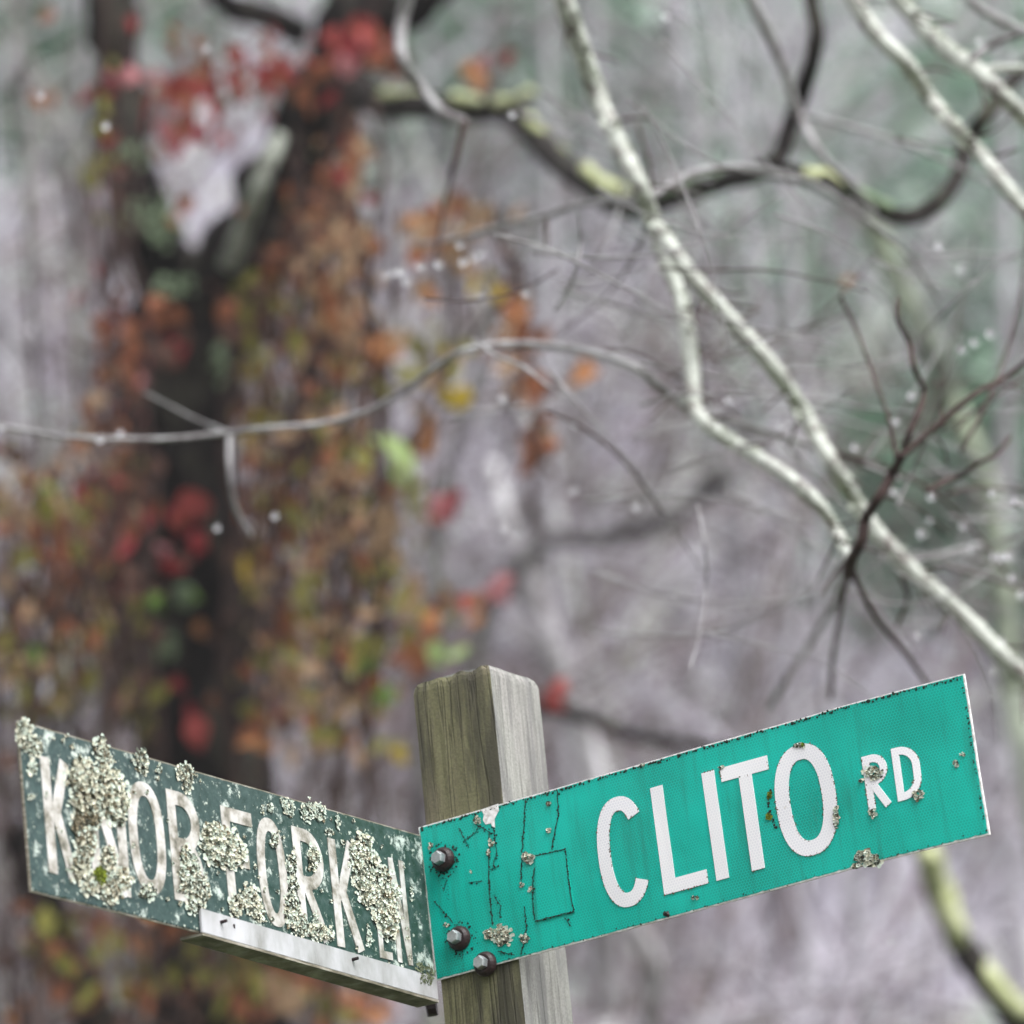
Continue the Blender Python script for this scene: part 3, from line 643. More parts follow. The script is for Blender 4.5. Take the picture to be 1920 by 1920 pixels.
# fine outer twigs
for k in range(84):
    x, y, a, L = random.choice([(1660,880,-.9,260),(1700,960,.3,260),(1500,820,.25,240),(1300,700,.1,200),(1100,650,-.2,160),(1000,560,.3,260),(1050,420,.5,240),(1400,900,.5,300),(1250,1050,.1,300),(1780,900,.1,260),(1350,430,.4,280),(1550,250,.4,260),(1120,280,.6,260),(1450,560,.7,260),(1250,130,.8,240),(1640,430,.5,220),(1750,1080,.4,220),(1560,880,.1,300),(1180,560,.4,220),(900,640,.2,200),(1800,780,-.6,240),(1350,770,-.15,220)])
    x += random.uniform(-170,170); y += random.uniform(-150,150); a += random.gauss(0,.4); L *= random.uniform(.8,1.9); c = random.gauss(0,.35); P = []
    for q in range(5): P.append((x+L*q/4*math.cos(a+c*q/4), y+L*q/4*math.sin(a+c*q/4)+random.uniform(-6,6)))
    rr = random.uniform(2.0,4.2); d0 = random.uniform(6.3,8.2)
    branch(P, (rr, rr*.5), (d0, d0+random.uniform(-.2,.3)), random.choice((M_TWIG, M_GREYB, M_GREYB)), 'twig', b1b, sides=6)
branch([(1595,1065),(1540,1170),(1470,1280),(1440,1330)], (7,6), (8.0,8.2), M_GREYB, 'twig', b2)
branch([(1305,768),(1410,800),(1530,838),(1610,868),(1690,900)], (8,5), (7.0,7.1), M_GREYB, 'twig', b1b)
branch([(1690,1060),(1760,1040),(1840,1020)], (6,4), (7.3,7.4), M_GREYB, 'twig', b1b)

# lichen tufts, knots and short shoots along the pale branches
def crust(parent, pts, r, d, n):
    L = []; tuft = MB(); shoot = MB()
    for a, b in zip(pts, pts[1:]): L.append(math.hypot(b[0]-a[0], b[1]-a[1]))
    tot = sum(L)
    for k in range(n):
        q = random.random()*tot; i = 0
        while q > L[i]: q -= L[i]; i += 1
        t = q/L[i]; x = pts[i][0]*(1-t)+pts[i+1][0]*t; y = pts[i][1]*(1-t)+pts[i+1][1]*t; tt = (i+t)/(len(pts)-1); dd = d[0]+(d[1]-d[0])*tt; rr = r[0]+(r[1]-r[0])*tt
        dx, dy = pts[i+1][0]-pts[i][0], pts[i+1][1]-pts[i][1]; ln = math.hypot(dx, dy); nx, ny = -dy/ln, dx/ln; sg = random.choice((-1,1)) if random.random() < .4 else (1 if ny < 0 else -1)
        c = at(x+nx*sg*rr*.75, y+ny*sg*rr*.75, dd-random.uniform(-.6,1)*rr*dd/FPX); R_ = random.uniform(.25,.6)*rr*dd/FPX
        vs = []
        for m_ in range(7):
            v = Vector((random.gauss(0,1), random.gauss(0,1), random.gauss(0,1))).normalized()*R_*random.uniform(.7,1.3); vs.append(c+v)
        tuft.add(vs, [(0,1,2),(2,3,4),(4,5,6),(0,3,5),(1,4,6),(2,5,0),(1,3,6)])
        if random.random() < .08:
            s_ = at(x, y, dd); e_ = at(x+nx*sg*random.uniform(30,80)+dx/ln*random.uniform(10,70), y+ny*sg*random.uniform(30,80)+dy/ln*random.uniform(10,70), dd+random.uniform(-.15,.15)); m2 = s_.lerp(e_, .5)+Vector((random.gauss(0,.006), 0, random.gauss(0,.006)))
            shoot.tube([s_, m2, e_], [3.4*dd/FPX, 2.6*dd/FPX, 1.4*dd/FPX], 6, 3)
    o = part(tuft, 'lichen_tufts', M_TUFT, parent, False, 'stuff')
    if shoot.v: part(shoot, 'shoots', M_TWIG, parent, True, 'stuff')
M_TUFT = noisy('branch_lichen_tufts', [(.3,(.45,.50,.42)),(.7,(.74,.77,.70))], 90, rough=.95, spec=.05, bmp=0)
crust(b1, [(1050,-20),(1085,80),(1120,180),(1160,270),(1200,350),(1222,410),(1245,480),(1275,560),(1293,650),(1300,768)], (18,14), (7.05,6.95), 120)
crust(b1b, [(1228,420),(1290,510),(1370,600),(1450,690),(1510,780),(1560,870),(1605,940),(1650,1005),(1720,1080),(1800,1150),(1860,1210),(1940,1290)], (15,17), (6.95,7.0), 130)
crust(b2, [(1285,745),(1330,800),(1400,845),(1470,890),(1530,940),(1570,1000),(1597,1055)], (14,12), (6.95,6.6), 70)
crust(b4, [(1590,-20),(1640,60),(1700,120),(1740,180),(1790,240),(1830,280),(1870,330),(1950,430)], (15,14), (7.05,7.0), 80)
crust(b5, [(1670,-20),(1730,50),(1790,105),(1830,130),(1880,180),(1950,250)], (17,16), (7.15,7.1), 60)

# the big dark vine-clad tree
dT = 11.8
b0 = ground(at(430, 1900, dT)); T2 = empty('dark_tree', b0, 'thick dark wet forked tree trunk wrapped in autumn vines', 'tree')
mb = MB(); P = [b0, at(440,2400,dT), at(410,1800,dT), at(385,1500,dT), at(370,1250,dT), at(345,1000,dT), at(340,800,dT), at(360,640,dT), at(385,560,dT)]
mb.tube(P, [r*1.12*dT/9.6 for r in (.15,.13,.105,.10,.098,.094,.088,.088,.082)], 20, 10, .30, seed=3); part(mb, 'trunk', M_DARKB, T2)
lb = branch([(390,640),(345,540),(290,460),(245,330),(222,180),(212,0),(205,-250)], (66,40), (dT,dT), M_DARKB, 'limb', T2, .35, 16)
rb = branch([(385,640),(430,520),(490,410),(545,290),(600,180),(650,80),(690,-30),(730,-260)], (80,60), (dT,dT-.1), M_DARKB, 'limb', T2, .35, 16)
branch([(560,330),(600,210),(640,120),(700,60),(790,10),(860,-60)], (40,30), (dT-.1,dT-.3), M_DARKB, 'limb', T2, .3, 12)
branch([(428,500),(460,420),(492,335),(525,255)], (22,14), (dT-.3,dT-.35), M_GREYL, 'limb', T2, .25)
branch([(560,60),(500,30),(430,10),(380,-60)], (26,20), (dT,dT), M_DARKB, 'limb', T2, .3)
branch([(40,1560),(90,1700),(150,1850),(230,2050)], (40,46), (dT+.4,dT+.4), M_DARKB, 'limb', T2, .3, 14)
c1p = [(640,150),(710,192),(780,196),(860,203),(950,207),(990,245),(1040,295),(1100,342),(1150,378),(1200,388),(1260,372),(1330,347),(1410,325),(1455,305)]
c1 = branch(c1p, (30,19), (dT-.2,8.4), M_MOSSYB, 'branch', T2, .2)
branch([(1450,312),(1465,285),(1487,220),(1512,150),(1532,70),(1522,0),(1515,-120)], (17,15), (8.4,8.5), M_DARKB, 'branch', T2)
c2 = branch([(1440,316),(1530,337),(1600,372),(1680,405),(1722,402),(1770,370),(1800,320),(1812,270),(1850,215),(1920,130),(1980,90)], (18,16), (8.4,8.8), M_MOSSYB, 'branch', T2)
def moss(pts, r, d, mat=M_MOSS, parent=T2, lift=15):
    r = (r[0]*.8, r[1]*.8)
    mb, P, Q = px_tube([(x, y-lift) for x, y in pts], r, d, 10, .5, 6); return part(mb, 'moss', mat, parent)
def c1d(k): return (dT-.2)+(8.4-dT+.2)*k/13-.06
moss([(715,190),(750,190),(800,194)], (10,12), (c1d(1.2),c1d(2)), M_MOSS, c1); moss([(850,196),(870,200),(900,204)], (13,10), (c1d(3),c1d(3.5)), M_MOSS, c1); moss([(930,202),(965,196),(995,182)], (12,10), (c1d(4),c1d(4.5)), M_MOSS, c1, 10)
moss([(990,232),(1030,275),(1060,300)], (13,11), (c1d(5.1),c1d(6)), M_MOSS, c1, 10); moss([(1095,325),(1130,352),(1165,370)], (14,16), (c1d(7),c1d(8.2)), M_MOSS, c1, 10); moss([(1240,372),(1300,350),(1350,338)], (9,8), (c1d(10),c1d(11.5)), M_GMOSS, c1, 11)
moss([(1512,334),(1545,340),(1575,355)], (14,17), (8.36,8.4), M_MOSS, c2, 10); moss([(1590,360),(1640,385),(1670,398)], (11,10), (8.42,8.48), M_GMOSS, c2, 11)
# lichen patches on the dark stems
for (x, y, rx, ry, mt) in ((250,300,26,34,M_GMOSS),(290,400,44,26,M_GMOSS),(240,420,20,24,M_GMOSS),(310,440,28,20,M_GMOSS),(420,690,16,34,M_GMOSS),(300,1210,22,24,M_GMOSS),(345,1120,16,18,M_GMOSS),(590,230,14,50,M_GMOSS),(330,540,30,18,M_GMOSS)):
    mb = MB(); rows = 5; c = at(x, y, dT-.17); 
    for i in range(22):
        a = random.random()*6.28; q = random.random()**.5*1.25; k = dT/FPX
        p = c+RT*(q*math.cos(a)*rx*k)+UP*(q*math.sin(a)*ry*k); r = random.uniform(.004,.013)
        vs = [p+RT*r*math.cos(j*1.047)+UP*r*math.sin(j*1.047)+FW*random.uniform(-.006,.006) for j in range(6)]+[p-FW*.01]
        mb.add(vs, [(j, (j+1) % 6, 6) for j in range(6)])
    part(mb, 'lichen', mt, T2)

# ------------------------------------------------------------------ vines and their leaves
def leafmesh(kind):
    mb = MB(); n = 5; L = 1.0; vs = []; fs = []
    for i in range(n+1):
        t = i/n; wd = (.36 if kind == 0 else .26 if kind == 1 else .17)*math.sin(math.pi*(t**.8))**.8+.004
        z = .18*math.sin(t*2.6)*(1 if kind != 1 else -.8)
        vs += [(-wd, t*L, z+wd*.45), (0, t*L, z), (wd, t*L, z+wd*.40)]
    for i in range(n):
        for k in (0, 1): a = i*3+k; fs.append((a, a+1, a+4, a+3))
    mb.add(vs, fs); return mb
LM = {}
def leaf(parent, x, y, d, size, colr, kind=None, ang=None):
    kind = random.choice((0,0,1,2)) if kind is None else kind
    key = (kind, colr)
    if key not in LM:
        me = leafmesh(kind).mesh('leaf'); me.materials.append(LEAF[colr]); me.polygons.foreach_set('use_smooth', [True]*len(me.polygons)); LM[key] = me
    o = bpy.data.objects.new('leaf', LM[key]); col.objects.link(o); o.parent = parent
    s = size*.74*d/FPX
    a = random.gauss(math.pi, .8) if ang is None else ang
    yax = UP*math.cos(a)+RT*math.sin(a)+FW*random.uniform(-.5,.5); yax.normalize()
    zax = -FW+RT*random.uniform(-.8,.8)+UP*random.uniform(-.5,.8); xax = yax.cross(zax).normalized(); zax = xax.cross(yax)
    p = at(x, y, d)-parent.location-yax*s*.5
    o.matrix_local = Matrix(((xax.x*s,yax.x*s,zax.x*s,p.x),(xax.y*s,yax.y*s,zax.y*s,p.y),(xax.z*s,yax.z*s,zax.z*s,p.z),(0,0,0,1)))
def scatter(parent, lst, d):
    for (x, y, sx, sy, n, cols, sz) in lst:
        for i in range(n):
            leaf(parent, random.gauss(x, sx*.55), random.gauss(y, sy*.55), d+random.uniform(-.35,.35), sz*random.uniform(.75,1.2), random.choice(cols.split()))
def vine(name, base_px, label, stems, dd, group=None):
    b = ground(at(base_px[0], 1900, dd)); e = empty(name, b, label, 'vine', group)
    for pts, r in stems:
        q = [(p[0], p[1]) for p in pts]; mb, _, _ = px_tube(q, r, (dd, dd), 7, .2, 4); part(mb, 'stem', M_TWIG, e)
    return e
dv = dT-.28
v1 = vine('climbing_vine', (300, 0), 'vine with red and rust leaves climbing the dark forked trunk', [
    ([(300,3600),(300,2200),(290,1700),(300,1400),(275,1150),(290,900),(265,760),(280,600),(235,450),(205,250),(195,0),(190,-100)], (14,8)),
    ([(450,3600),(440,2000),(440,1500),(420,1250),(440,1000),(420,820),(450,650),(530,480),(600,330),(650,180),(690,40),(740,-60)], (14,8)),
    ([(420,1200),(500,1050),(560,900),(550,760),(590,600),(570,450),(620,320)], (8,5)), ([(250,620),(190,660),(130,640)], (6,4)), ([(520,500),(590,560),(600,700),(570,860)], (6,4))], dv)
scatter(v1, [(690,90,55,45,10,'red crimson red pink',70),(480,140,70,50,12,'pink red crimson',62),(335,180,36,60,9,'red pink red',60),(420,235,30,30,5,'red crimson',58),(250,150,60,30,7,'rust pink brown',50),
    (75,190,30,16,3,'orange rust',46),(80,35,20,20,2,'rust orange',50),(590,120,50,50,6,'red crimson rust',60),(350,60,80,40,6,'crimson rust',55),(900,135,40,30,4,'pink orange',56),(960,105,20,20,1,'crimson',50),
    (640,250,40,60,7,'rust orange orange',70),(570,400,50,80,9,'rust brown orange',66),(640,470,50,80,9,'orange rust orange buff',76),(520,560,70,60,9,'brown rust olive',66),(350,400,30,30,3,'rust pink',55),
    (300,600,40,50,8,'crimson brown rust',70),(330,640,80,50,7,'brown crimson rust',70),(440,600,50,60,7,'brown rust',66),(250,700,60,60,7,'brown rust pink',60),(200,780,40,50,6,'rust brown buff',60),
    (460,760,40,60,6,'olive yellow rust',60),(460,835,14,20,2,'yellow',56),(360,945,14,26,2,'red',74),(330,970,40,30,4,'rust crimson',60),(385,1030,20,24,3,'crimson',66),(312,1030,14,20,2,'pink',58),
    (380,1190,14,14,2,'orange',58),(370,1360,22,40,4,'red red crimson',78),(505,1345,20,26,3,'crimson',60),(330,1330,40,50,4,'crimson brown',60),(420,1300,60,60,5,'brown rust',64),(540,1000,60,80,8,'brown rust',66),
    (560,1170,50,70,7,'rust brown olive',66),(340,1120,60,60,6,'brown green',60),(450,1190,50,60,4,'olive brown',60),(250,870,60,60,6,'brown rust',60)], dv)
leaf(v1, 462, 1080, dv, 120, 'yellow', 2, 2.85); leaf(v1, 352, 950, dv-.1, 80, 'red', 0); leaf(v1, 375, 1375, dv-.1, 95, 'red', 0, 3.0)
v2 = vine('hanging_vine', (650, 0), 'loose vine with orange, yellow and olive leaves hanging right of the trunk', [
    ([(600,3600),(620,2000),(640,1500),(650,1300),(720,1100),(700,900),(720,700),(690,500),(720,330),(700,190)], (10,6)), ([(720,900),(830,720),(950,560),(980,640),(1010,800)], (6,4)),
    ([(650,1300),(760,1150),(880,1140),(960,1090)], (6,4)), ([(840,460),(850,620),(820,800),(810,950)], (5,3))], dT-.9)
scatter(v2, [(655,620,40,60,8,'rust orange buff',72),(735,640,20,40,4,'orange buff',84),(705,370,14,12,1,'red',50),(830,390,40,34,6,'red rust orange',62),(800,420,40,30,4,'buff orange',60),(690,460,14,20,2,'rust',62),
    (810,560,36,26,4,'orange buff',66),(920,530,24,18,3,'olive yellow',62),(965,570,18,40,4,'rust orange',72),(960,620,20,30,3,'rust buff',70),(850,740,26,20,3,'yellow olive',62),(805,815,14,18,2,'orange',62),
    (1000,740,18,30,3,'orange rust',80),(1020,840,16,26,3,'rust brown orange',76),(1090,710,14,34,3,'orange pink',80),(690,890,14,14,2,'pink',52),(820,970,20,18,3,'pink red',60),(850,945,14,14,2,'crimson',50),
    (640,880,40,60,6,'buff orange rust',60),(600,690,40,60,6,'rust buff olive',64),(650,1000,50,60,6,'buff olive rust',60),(730,1010,30,40,4,'olive buff',62),(650,1150,50,60,6,'rust olive buff',62),(580,1120,24,40,4,'olive green',62),
    (600,1250,40,60,6,'buff olive orange',66),(700,1230,26,46,5,'green lime olive',76),(720,1310,24,34,4,'green olive',64),(790,1180,36,40,5,'orange rust olive',70),(830,1215,20,24,3,'green lime',66),(880,1145,30,16,4,'orange red',70),
    (930,1115,20,14,3,'red pink',64),(1045,1300,16,20,2,'pink red',66),(740,1420,30,40,3,'olive yellow',60),(560,1320,40,60,5,'olive buff',62),(640,1390,50,30,4,'orange buff',62),(480,1400,50,30,4,'rust orange',62),
    (1600,520,20,20,1,'buff',50),(560,800,40,50,4,'rust buff',60)], dT-.9)
leaf(v2, 735, 860, dT-1.1, 175, 'lime', 2, 2.35); leaf(v2, 760, 890, dT-1.0, 120, 'lime', 2, 2.4); leaf(v2, 845, 745, dT-1.1, 74, 'yellow', 1, 2.2)
b = ground(at(60, 1900, dT-.5)); sh = empty('leafy_shrub', b, 'thin shrub with olive, brown and yellow leaves left of the trunk', 'shrub')
for pts in ([(60,3600),(60,2000),(80,1500),(110,1200),(150,950),(170,800)], [(80,1500),(30,1250),(20,1000),(60,860)], [(110,1200),(220,1060),(260,920)], [(150,3600),(200,2200),(260,1900),(300,1760)], [(60,2000),(20,1800),(30,1600)]):
    mb, _, _ = px_tube(pts, (9,4), (dT-.5,dT-.5), 7, .2, 4); part(mb, 'stem', M_TWIG, sh)
scatter(sh, [(60,900,50,40,5,'buff rust olive',62),(110,960,70,50,7,'olive brown rust',66),(90,930,30,20,2,'green',50),(60,1060,50,50,5,'brown olive',64),(180,1000,50,40,4,'rust pink brown',60),(30,1070,20,20,1,'lime',44),(110,1130,50,40,4,'rust crimson',62),
    (40,1220,36,40,5,'green olive brown',66),(190,1140,50,50,5,'pink brown buff',62),(120,1290,60,40,5,'brown buff rust',62),(200,880,40,30,3,'rust buff',58),(20,1330,20,30,2,'olive brown',60),
    (270,1790,16,60,3,'orange',70),(300,1870,50,40,4,'olive rust',66),(420,1850,60,40,5,'rust brown olive',64),(60,1780,40,30,3,'olive rust',60),(220,1730,50,40,4,'brown rust',60),(560,1880,60,30,5,'orange buff olive',62),(30,1890,30,30,2,'orange',60),(650,1870,40,40,4,'buff rust',60),(730,1900,30,20,2,'orange olive',60)], dT-.5)

# small withered leaves and tendrils too many to count, hanging in the vines
def leaf_mass(parent, areas, d, size=34):
    mb = MB(); keys = ['brown','rust','crimson','olive','buff','orange']
    for (x, y, sx, sy, n, cols) in areas:
        cs = [keys.index(c) for c in cols.split()]
        for i in range(n):
            dd = d+random.uniform(-.5,.5); c = at(random.gauss(x, sx*.6), random.gauss(y, sy*.6), dd); s_ = size*random.choice((.5,.8,1.1,1.5,1.9))*random.uniform(.8,1.2)*dd/FPX
            a = random.gauss(math.pi, .7); yv = (UP*math.cos(a)+RT*math.sin(a)+FW*random.uniform(-.6,.6)).normalized(); xv = yv.cross(-FW+RT*random.uniform(-.9,.9)+UP*random.uniform(-.5,.9)).normalized()
            w = random.uniform(.22,.42); zv = xv.cross(yv)
            mb.add([c-yv*s_*.5, c+xv*s_*w*.8-yv*s_*.1+zv*s_*.08, c+xv*s_*w*.5+yv*s_*.3, c+yv*s_*.55+zv*s_*.1, c-xv*s_*w*.5+yv*s_*.3, c-xv*s_*w*.8-yv*s_*.1+zv*s_*.08, c], [(0,1,6),(1,2,6),(2,3,6),(3,4,6),(4,5,6),(5,0,6)], random.choice(cs))
    part(mb, 'withered_leaves', [LEAF[k] for k in keys], parent, False, 'stuff')
def tendrils(parent, boxes, d):
    mb = MB()
    for (x0, x1, y0, y1, n) in boxes:
        for i in range(n):
            x = random.uniform(x0, x1); y = random.uniform(y0, (y0+y1)/2); L = random.uniform(.3,.9)*(y1-y0); dd = d+random.uniform(-.4,.4); ph = random.random()*6; P = []
            for k in range(6): P.append(at(x+22*math.sin(k*.9+ph)+random.uniform(-8,8)+k*random.uniform(-8,10), y+L*k/5, dd))
            r = random.uniform(2.5,6)*dd/FPX; mb.tube(P, [r]*5+[r*.5], 5, 2, cap=False)
    part(mb, 'tendrils', M_TWIG, parent, True, 'stuff')
leaf_mass(v1, [(225,660,50,110,60,'brown crimson rust buff'),(480,640,50,110,50,'brown rust olive'),(200,880,60,110,60,'brown rust crimson buff'),(510,880,50,150,80,'brown rust olive buff'),(520,1220,70,150,80,'brown olive rust buff'),(250,1260,50,140,50,'brown olive'),
   (560,480,60,130,80,'rust brown buff buff'),(630,300,40,130,70,'rust brown crimson buff'),(200,260,40,170,40,'brown crimson olive'),(480,150,110,90,60,'crimson brown rust'),(330,190,40,80,40,'crimson rust'),(690,90,60,50,36,'crimson rust'),(380,1750,170,120,90,'brown rust olive')], dv, 30)
leaf_mass(v2, [(650,520,50,170,120,'rust buff buff brown'),(630,900,60,190,120,'buff rust olive brown'),(640,1270,80,120,90,'olive buff rust buff'),(780,1150,80,70,40,'olive buff rust'),(860,430,90,70,40,'rust buff buff'),(800,700,70,90,30,'buff olive'),(960,600,40,100,26,'rust buff buff'),(1010,790,30,70,22,'rust brown buff'),(740,1020,60,120,40,'olive buff')], dT-.9, 34)
leaf_mass(sh, [(110,950,120,100,130,'brown olive rust buff'),(90,1210,110,130,140,'brown olive buff rust'),(200,1070,90,120,80,'brown rust crimson'),(200,1820,180,90,110,'brown olive rust'),(560,1860,150,50,70,'rust buff olive')], dT-.5, 32)
tendrils(v1, [(200,300,500,1500,16),(440,540,700,1500,16),(180,260,0,600,8),(500,640,200,1100,26),(480,760,0,260,8)], dv)
tendrils(v2, [(580,720,350,1450,34),(820,1000,250,800,8)], dT-.9)
tendrils(sh, [(-20,260,800,1500,36),(0,700,1650,2000,26)], dT-.5)

# ------------------------------------------------------------------ trees on the hillside
def hill_tree(x, y, d, r, mi, label, lean=0.0, hgt=9, limbs=5, name='hill_tree', bend=None):
    c = at(x, y, d); base = ground(c); e = empty(name, base, label, 'tree', 'trees on the hillside')
    top = base+Vector((lean*hgt, .2, hgt)); pm = c
    mb = MB(); ph = random.random()*6
    tz = (c.z-base.z)/hgt
    def ax(t):
        q = base+Vector((lean*hgt*(t-tz), 0, hgt*t)); q.x += c.x-base.x; q += Vector((.10*math.sin(t*7+ph)-.10*math.sin(tz*7+ph), .08*math.cos(t*5), 0)); return q
    P = [ax(t/8) for t in range(9)]; P[0] = P[0]; rr = r*d/FPX
    mb.tube(P, [rr*(1.25-.9*t/8) for t in range(9)], 9, 3, .15, seed=x); part(mb, 'trunk', M_BGB[mi], e)
    for k in range(limbs):
        t = random.uniform(.3, .95); p = ax(t); a = random.choice((-1,1)); L = random.uniform(.8, 2.2)*(1.2-t*.6)
        dr = Vector((a*random.uniform(.5,1), random.uniform(-.6,.6), random.uniform(.2,.9))).normalized()
        Q = [p, p+dr*L*.4+Vector((0,0,.08)), p+dr*L*.75, p+dr*L+Vector((0,0,random.uniform(-.2,.2)))]
        mb = MB(); r2 = rr*random.uniform(.25,.45); mb.tube(Q, [r2, r2*.8, r2*.5, r2*.25], 6, 3, .1)
        for j in range(5):
            s = Q[1].lerp(Q[3], random.random()); e2 = s+Vector((random.uniform(-.5,.5), random.uniform(-.4,.4), random.uniform(-.1,.6)))
            mb.tube([s, s.lerp(e2,.5)+Vector((0,0,.03)), e2], [r2*.35, r2*.25, r2*.12], 5, 2)
        part(mb, 'limb', M_BGB[mi], e)
HT = [(1030,520,19,18,0,'slender grey trunk behind the drooping branches, right of the orange leaves',.02),
      (55,350,15,13,2,'thin dark sapling trunk standing apart at the left of the vine-clad tree',.0),
      (145,300,16,15,2,'dark slim trunk close to the left stem of the vine-clad tree',.02),
      (1480,1100,20,18,0,'grey straight trunk far up the slope above the word on the green sign',.03),
      (1300,300,24,20,0,'distant grey trunk high on the hillside behind the crossing branches',-.05),
      (1880,1100,22,22,0,'distant grey trunk beyond the end of the green sign',.06),
      (600,500,22,22,0,'distant grey trunk seen between the vine leaves',-.03),
      (1120,1250,26,14,0,'distant grey trunk right of the post top',.04),
      (1600,1700,18,22,0,'grey trunk below the letters RD of the green sign',-.04),
      (20,700,20,26,0,'distant grey trunk behind the leafy shrub',.04)]
for h in HT: hill_tree(*h)
# leaning mossy stem at lower right and fallen limb behind the sign
def lone(name, pts, r, d, mat, label, mossy=None, cat='tree'):
    a = at(*pts[0], d); b = ground(at(*pts[-1], d)); e = empty(name, b, label, cat)
    mb, P, Q = px_tube(pts, r, (d, d), 12, .25, 5)
    mb.tube([P[-1], P[-1].lerp(b, .5)+Vector((.1,0,0)), b], [Q[-1], Q[-1]*1.1, Q[-1]*1.2], 12, 4, .2); part(mb, 'trunk', mat, e)
    for (mp, mr) in mossy or ():
        mb, _, _ = px_tube(mp, mr, (d-.08, d-.08), 10, .4, 6); part(mb, 'moss', M_MOSS, e)
    return e
lone('broken_tree', [(925,870),(945,960),(975,1060),(1010,1150),(1040,1230),(1100,1400),(1130,1600),(1140,1900)], (16,34), 17.0, M_BGB[1], 'broken-topped white-barked trunk leaning left above the timber post')
lone('broken_tree', [(1180,1725),(1222,1790),(1228,1860),(1215,1960),(1210,2100)], (14,26), 15.0, M_BGB[1], 'pale hooked stub of a trunk below the bright green sign')
lone('leaning_tree', [(1690,1470),(1735,1610),(1775,1720),(1835,1820),(1920,1930),(1990,2060)], (16,34), 12.0, M_DARKB, 'dark leaning stem with yellow-green moss beyond the right sign end',
     [([(1738,1600),(1760,1660),(1790,1735),(1800,1770)], (22,22)), ([(1830,1800),(1880,1860),(1925,1905)], (16,18))])
lone('leaning_tree', [(1430,1408),(1290,1396),(1180,1378),(1090,1342),(1000,1332),(935,1400),(930,1700),(950,2300)], (7,20), 12.0, M_DARKB, 'thin dark bough reaching out right from behind the timber post')
lone('leaning_tree', [(905,660),(872,780),(836,900),(818,1020),(822,1130),(800,1300),(780,1700)], (10,19), 14.5, M_BGB[2], 'dim greenish-dark slim trunk right of the orange vine leaves')
lone('leaning_tree', [(1625,400),(1685,530),(1740,640),(1800,790),(1860,960),(1900,1300)], (20,24), 14.0, M_BGB[3], 'blurred green-grey leaning trunk behind the dark brown twigs')
lone('leaning_tree', [(1370,885),(1300,935),(1240,975),(1120,1010),(1010,1022),(900,1200),(880,1500),(880,1900)], (20,14), 16.0, M_BGB[2], 'dim dark bough below the drooping branches')

# ------------------------------------------------------------------ brush that covers the slope (uncountable)
def brush(n, mi, dr, seed, tall, xr=(-350,2270), thick=1.0, lean=.38):
    random.seed(seed); mb = MB()
    for i in range(n):
        d = random.uniform(*dr); c = at(random.uniform(*xr), 960, d); b = Vector((c.x, c.y, H(c.x, c.y)-.1))
        h = random.uniform(*tall); ln = Vector((random.gauss(0,lean), random.gauss(0,.15), 1)).normalized(); bend = Vector((random.gauss(0,.9), random.gauss(0,.3), 0))
        def ax(t): return b+ln*h*t+bend*t*t*h*.35
        r0 = random.uniform(.008,.02)*thick
        mb.tube([ax(t/4) for t in range(5)], [r0, r0*.85, r0*.65, r0*.45, r0*.2], 5, 1, cap=False)
        for k in range(random.randint(6, 11)):
            t = random.uniform(.2, .95); p = ax(t); L = h*random.uniform(.12,.35)
            q = Vector((random.gauss(0,1), random.gauss(0,.7), random.uniform(.1,1.2))).normalized(); e = p+q*L+Vector((0,0,-.1*L)); r1 = r0*.45
            m = p.lerp(e, .55)+Vector((0,0,.06*L)); mb.tube([p, m, e], [r1, r1*.7, r1*.3], 4, 1, cap=False)
            for j in range(3):
                s = p.lerp(e, random.uniform(.3,1)); e2 = s+Vector((random.gauss(0,.4), random.gauss(0,.3), random.uniform(-.1,.5)))*L
                mb.tube([s, e2], [r1*.45, r1*.15], 3, 1, cap=False)
    o = mb.build('brushwood', M_BRUSH[mi]); tag(o, ['tangle of bare lilac-grey brush covering the hillside', 'tangle of bare reddish twigs on the hillside', 'pale lichened brush on the hillside', 'dark brown brush thick behind the vine-clad tree'][mi], 'brush', kind='stuff')
brush(200, 0, (16, 38), 5, (4.5, 7.5), thick=1.4, lean=.75); brush(95, 1, (16, 30), 6, (4, 6.5), thick=1.3, lean=.8); brush(60, 2, (17, 40), 7, (4.5, 7.5), thick=1.6, lean=.9); brush(150, 3, (15.5, 24), 8, (4.5, 8), (-450, 700), 1.8)
random.seed(21)

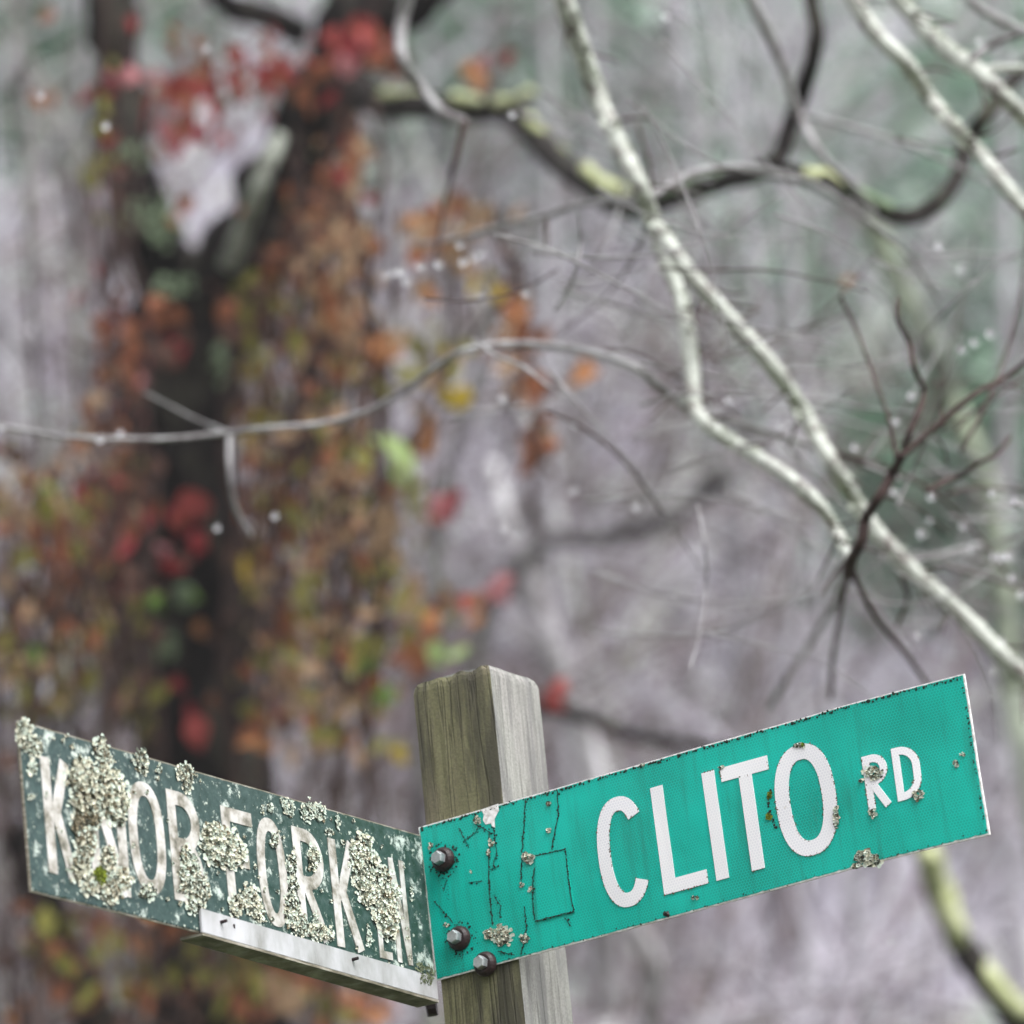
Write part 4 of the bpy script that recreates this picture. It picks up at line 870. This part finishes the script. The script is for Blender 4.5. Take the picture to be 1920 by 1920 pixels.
# evergreen shrubs high on the slope at the right
M_EVER = noisy('evergreen_leaf', [(.3,(.20,.32,.24)),(.7,(.42,.58,.46))], 3, rough=.4, bmp=0)
for (x, y, d, s, lab) in ((1700,170,30,2.6,'pale green evergreen shrub high on the slope between the drooping branches'), (1870,560,27,1.9,'pale green evergreen shrub at the slope edge under the drooping branches'),
                     (950,90,30,1.5,'small green evergreen shrub up the slope beyond the mossy bough'), (120,90,30,.9,'small evergreen shrub up the slope beyond the dark trunks'), (1900,930,23,.8,'low green evergreen shrub beyond the dark brown twigs')):
    c = at(x, y, d); base = ground(c); e = empty('evergreen_shrub', base, lab, 'shrub', 'evergreen shrubs on the slope'); mb = MB()
    for i in range(1400):
        v = Vector((random.gauss(0,1), random.gauss(0,1), random.gauss(0,1))); v = v.normalized()*random.random()**.4*s*(1+.4*noise.noise(v.normalized()*2+c)); p = c+Vector((v.x, v.y*.6, v.z*.8)); L = .13
        a = Vector((random.gauss(0,1), random.gauss(0,1), random.gauss(0,.6))).normalized()*L; q = a.cross(Vector((random.random(),random.random(),1))).normalized()*L*.32
        mb.add([p-a, p+q, p+a, p-q], [(0,1,2,3)])
    part(mb, 'foliage', M_EVER, e, False, 'stuff')
    for k in range(3):
        mb = MB(); mb.tube([base, base.lerp(c,.6)+Vector((random.uniform(-.3,.3),0,0)), c+Vector((random.uniform(-.4,.4)*s,0,.3*s))], [.05,.04,.015], 6, 3); part(mb, 'stem', M_BGB[2], e)

# ------------------------------------------------------------------ raindrops hanging on the twigs
def dropmesh():
    mb = MB(); n = 12; prof = [(0,-1.0),(.5,-.87),(.86,-.5),(1,0),(.9,.42),(.62,.85),(.3,1.2),(0,1.45)]; vs = []; fs = []
    for (r, z) in prof:
        for i in range(n): vs.append((r*math.cos(6.2832*i/n), r*math.sin(6.2832*i/n), z))
    for j in range(len(prof)-1):
        for i in range(n): a = j*n+i; b = j*n+(i+1) % n; fs.append((a, b, b+n, a+n))
    mb.add(vs, fs); bm = bmesh.new(); me = mb.mesh('raindrop'); bm.from_mesh(me); bmesh.ops.remove_doubles(bm, verts=bm.verts[:], dist=1e-4); bm.to_mesh(me); bm.free()
    me.materials.append(M_WATER); me.polygons.foreach_set('use_smooth', [True]*len(me.polygons)); return me
DROP = dropmesh()
def drops(lst, d, label, group):
    for (x, y) in lst:
        o = bpy.data.objects.new('raindrop', DROP); col.objects.link(o); r = random.uniform(.0042,.0052); o.scale = (r, r, r); o.location = at(x, y, d-.6+random.uniform(-.15,.15)); tag(o, label, 'raindrop', group)
drops([(1467,799),(1603,839),(1680,790),(1677,922),(1746,932),(1860,925),(1906,940),(1745,975),(1806,986),(1727,1001),(1821,1027),(1864,1043),(1895,1043),(1898,1083),(1722,1192),(1880,1203),(1916,1115),(1860,1306),(1803,655),(1827,643),(1855,627),(1367,751),(1710,742),(1878,1045),(1890,1042)], 7.5,
      'clear raindrop hanging among the dark brown twigs above the green sign', 'raindrops on the brown twigs')
drops([(1761,461),(1804,505)], 7.6, 'clear raindrop at the tip of the thin grey twig beneath the mossy bough', 'raindrops beneath the mossy bough')
drops([(725,516),(741,512),(753,509),(762,528),(789,499),(822,496),(862,460),(868,492),(888,484),(903,477),(985,550),(900,555)], 7.7, 'clear raindrop in the row under the thin grey twig before the orange leaves', 'raindrops in a row')
drops([(942,748),(1076,796),(1075,921),(1191,951),(972,1000),(945,990)], 7.8, 'clear raindrop in the open grey air over the timber post', 'raindrops over the post')
drops([(188,823),(225,812),(407,990),(515,968),(3,800)], 7.5, 'clear raindrop on the long thin twig crossing the dark trunk', 'raindrops before the trunk')
drops([(1672,1764),(1862,1258)], 7.6, 'clear raindrop below the end of the green sign', 'raindrops by the sign end')
drops([(198,237),(386,90),(75,180)], 7.8, 'clear raindrop hanging before the dark forked trunk', 'raindrops before the fork')
drops([(1248,33),(1836,78),(960,215)], 7.5, 'clear raindrop high among the drooping pale branches', 'raindrops high up')

# ------------------------------------------------------------------ misty air
hz = bpy.data.materials.new('misty_air'); hz.use_nodes = True; t = hz.node_tree; t.nodes.clear()
out = t.nodes.new('ShaderNodeOutputMaterial'); pv = t.nodes.new('ShaderNodeVolumePrincipled'); pv.inputs['Density'].default_value = .0018; pv.inputs['Color'].default_value = (.93,.92,.95,1); pv.inputs['Anisotropy'].default_value = .2
t.links.new(pv.outputs[0], out.inputs['Volume'])
mb = MB(); mb.box(-125, 125, -125, 125, -6, 46); o = mb.build('haze', hz); tag(o, 'thin rain mist filling the air', 'mist', kind='stuff')
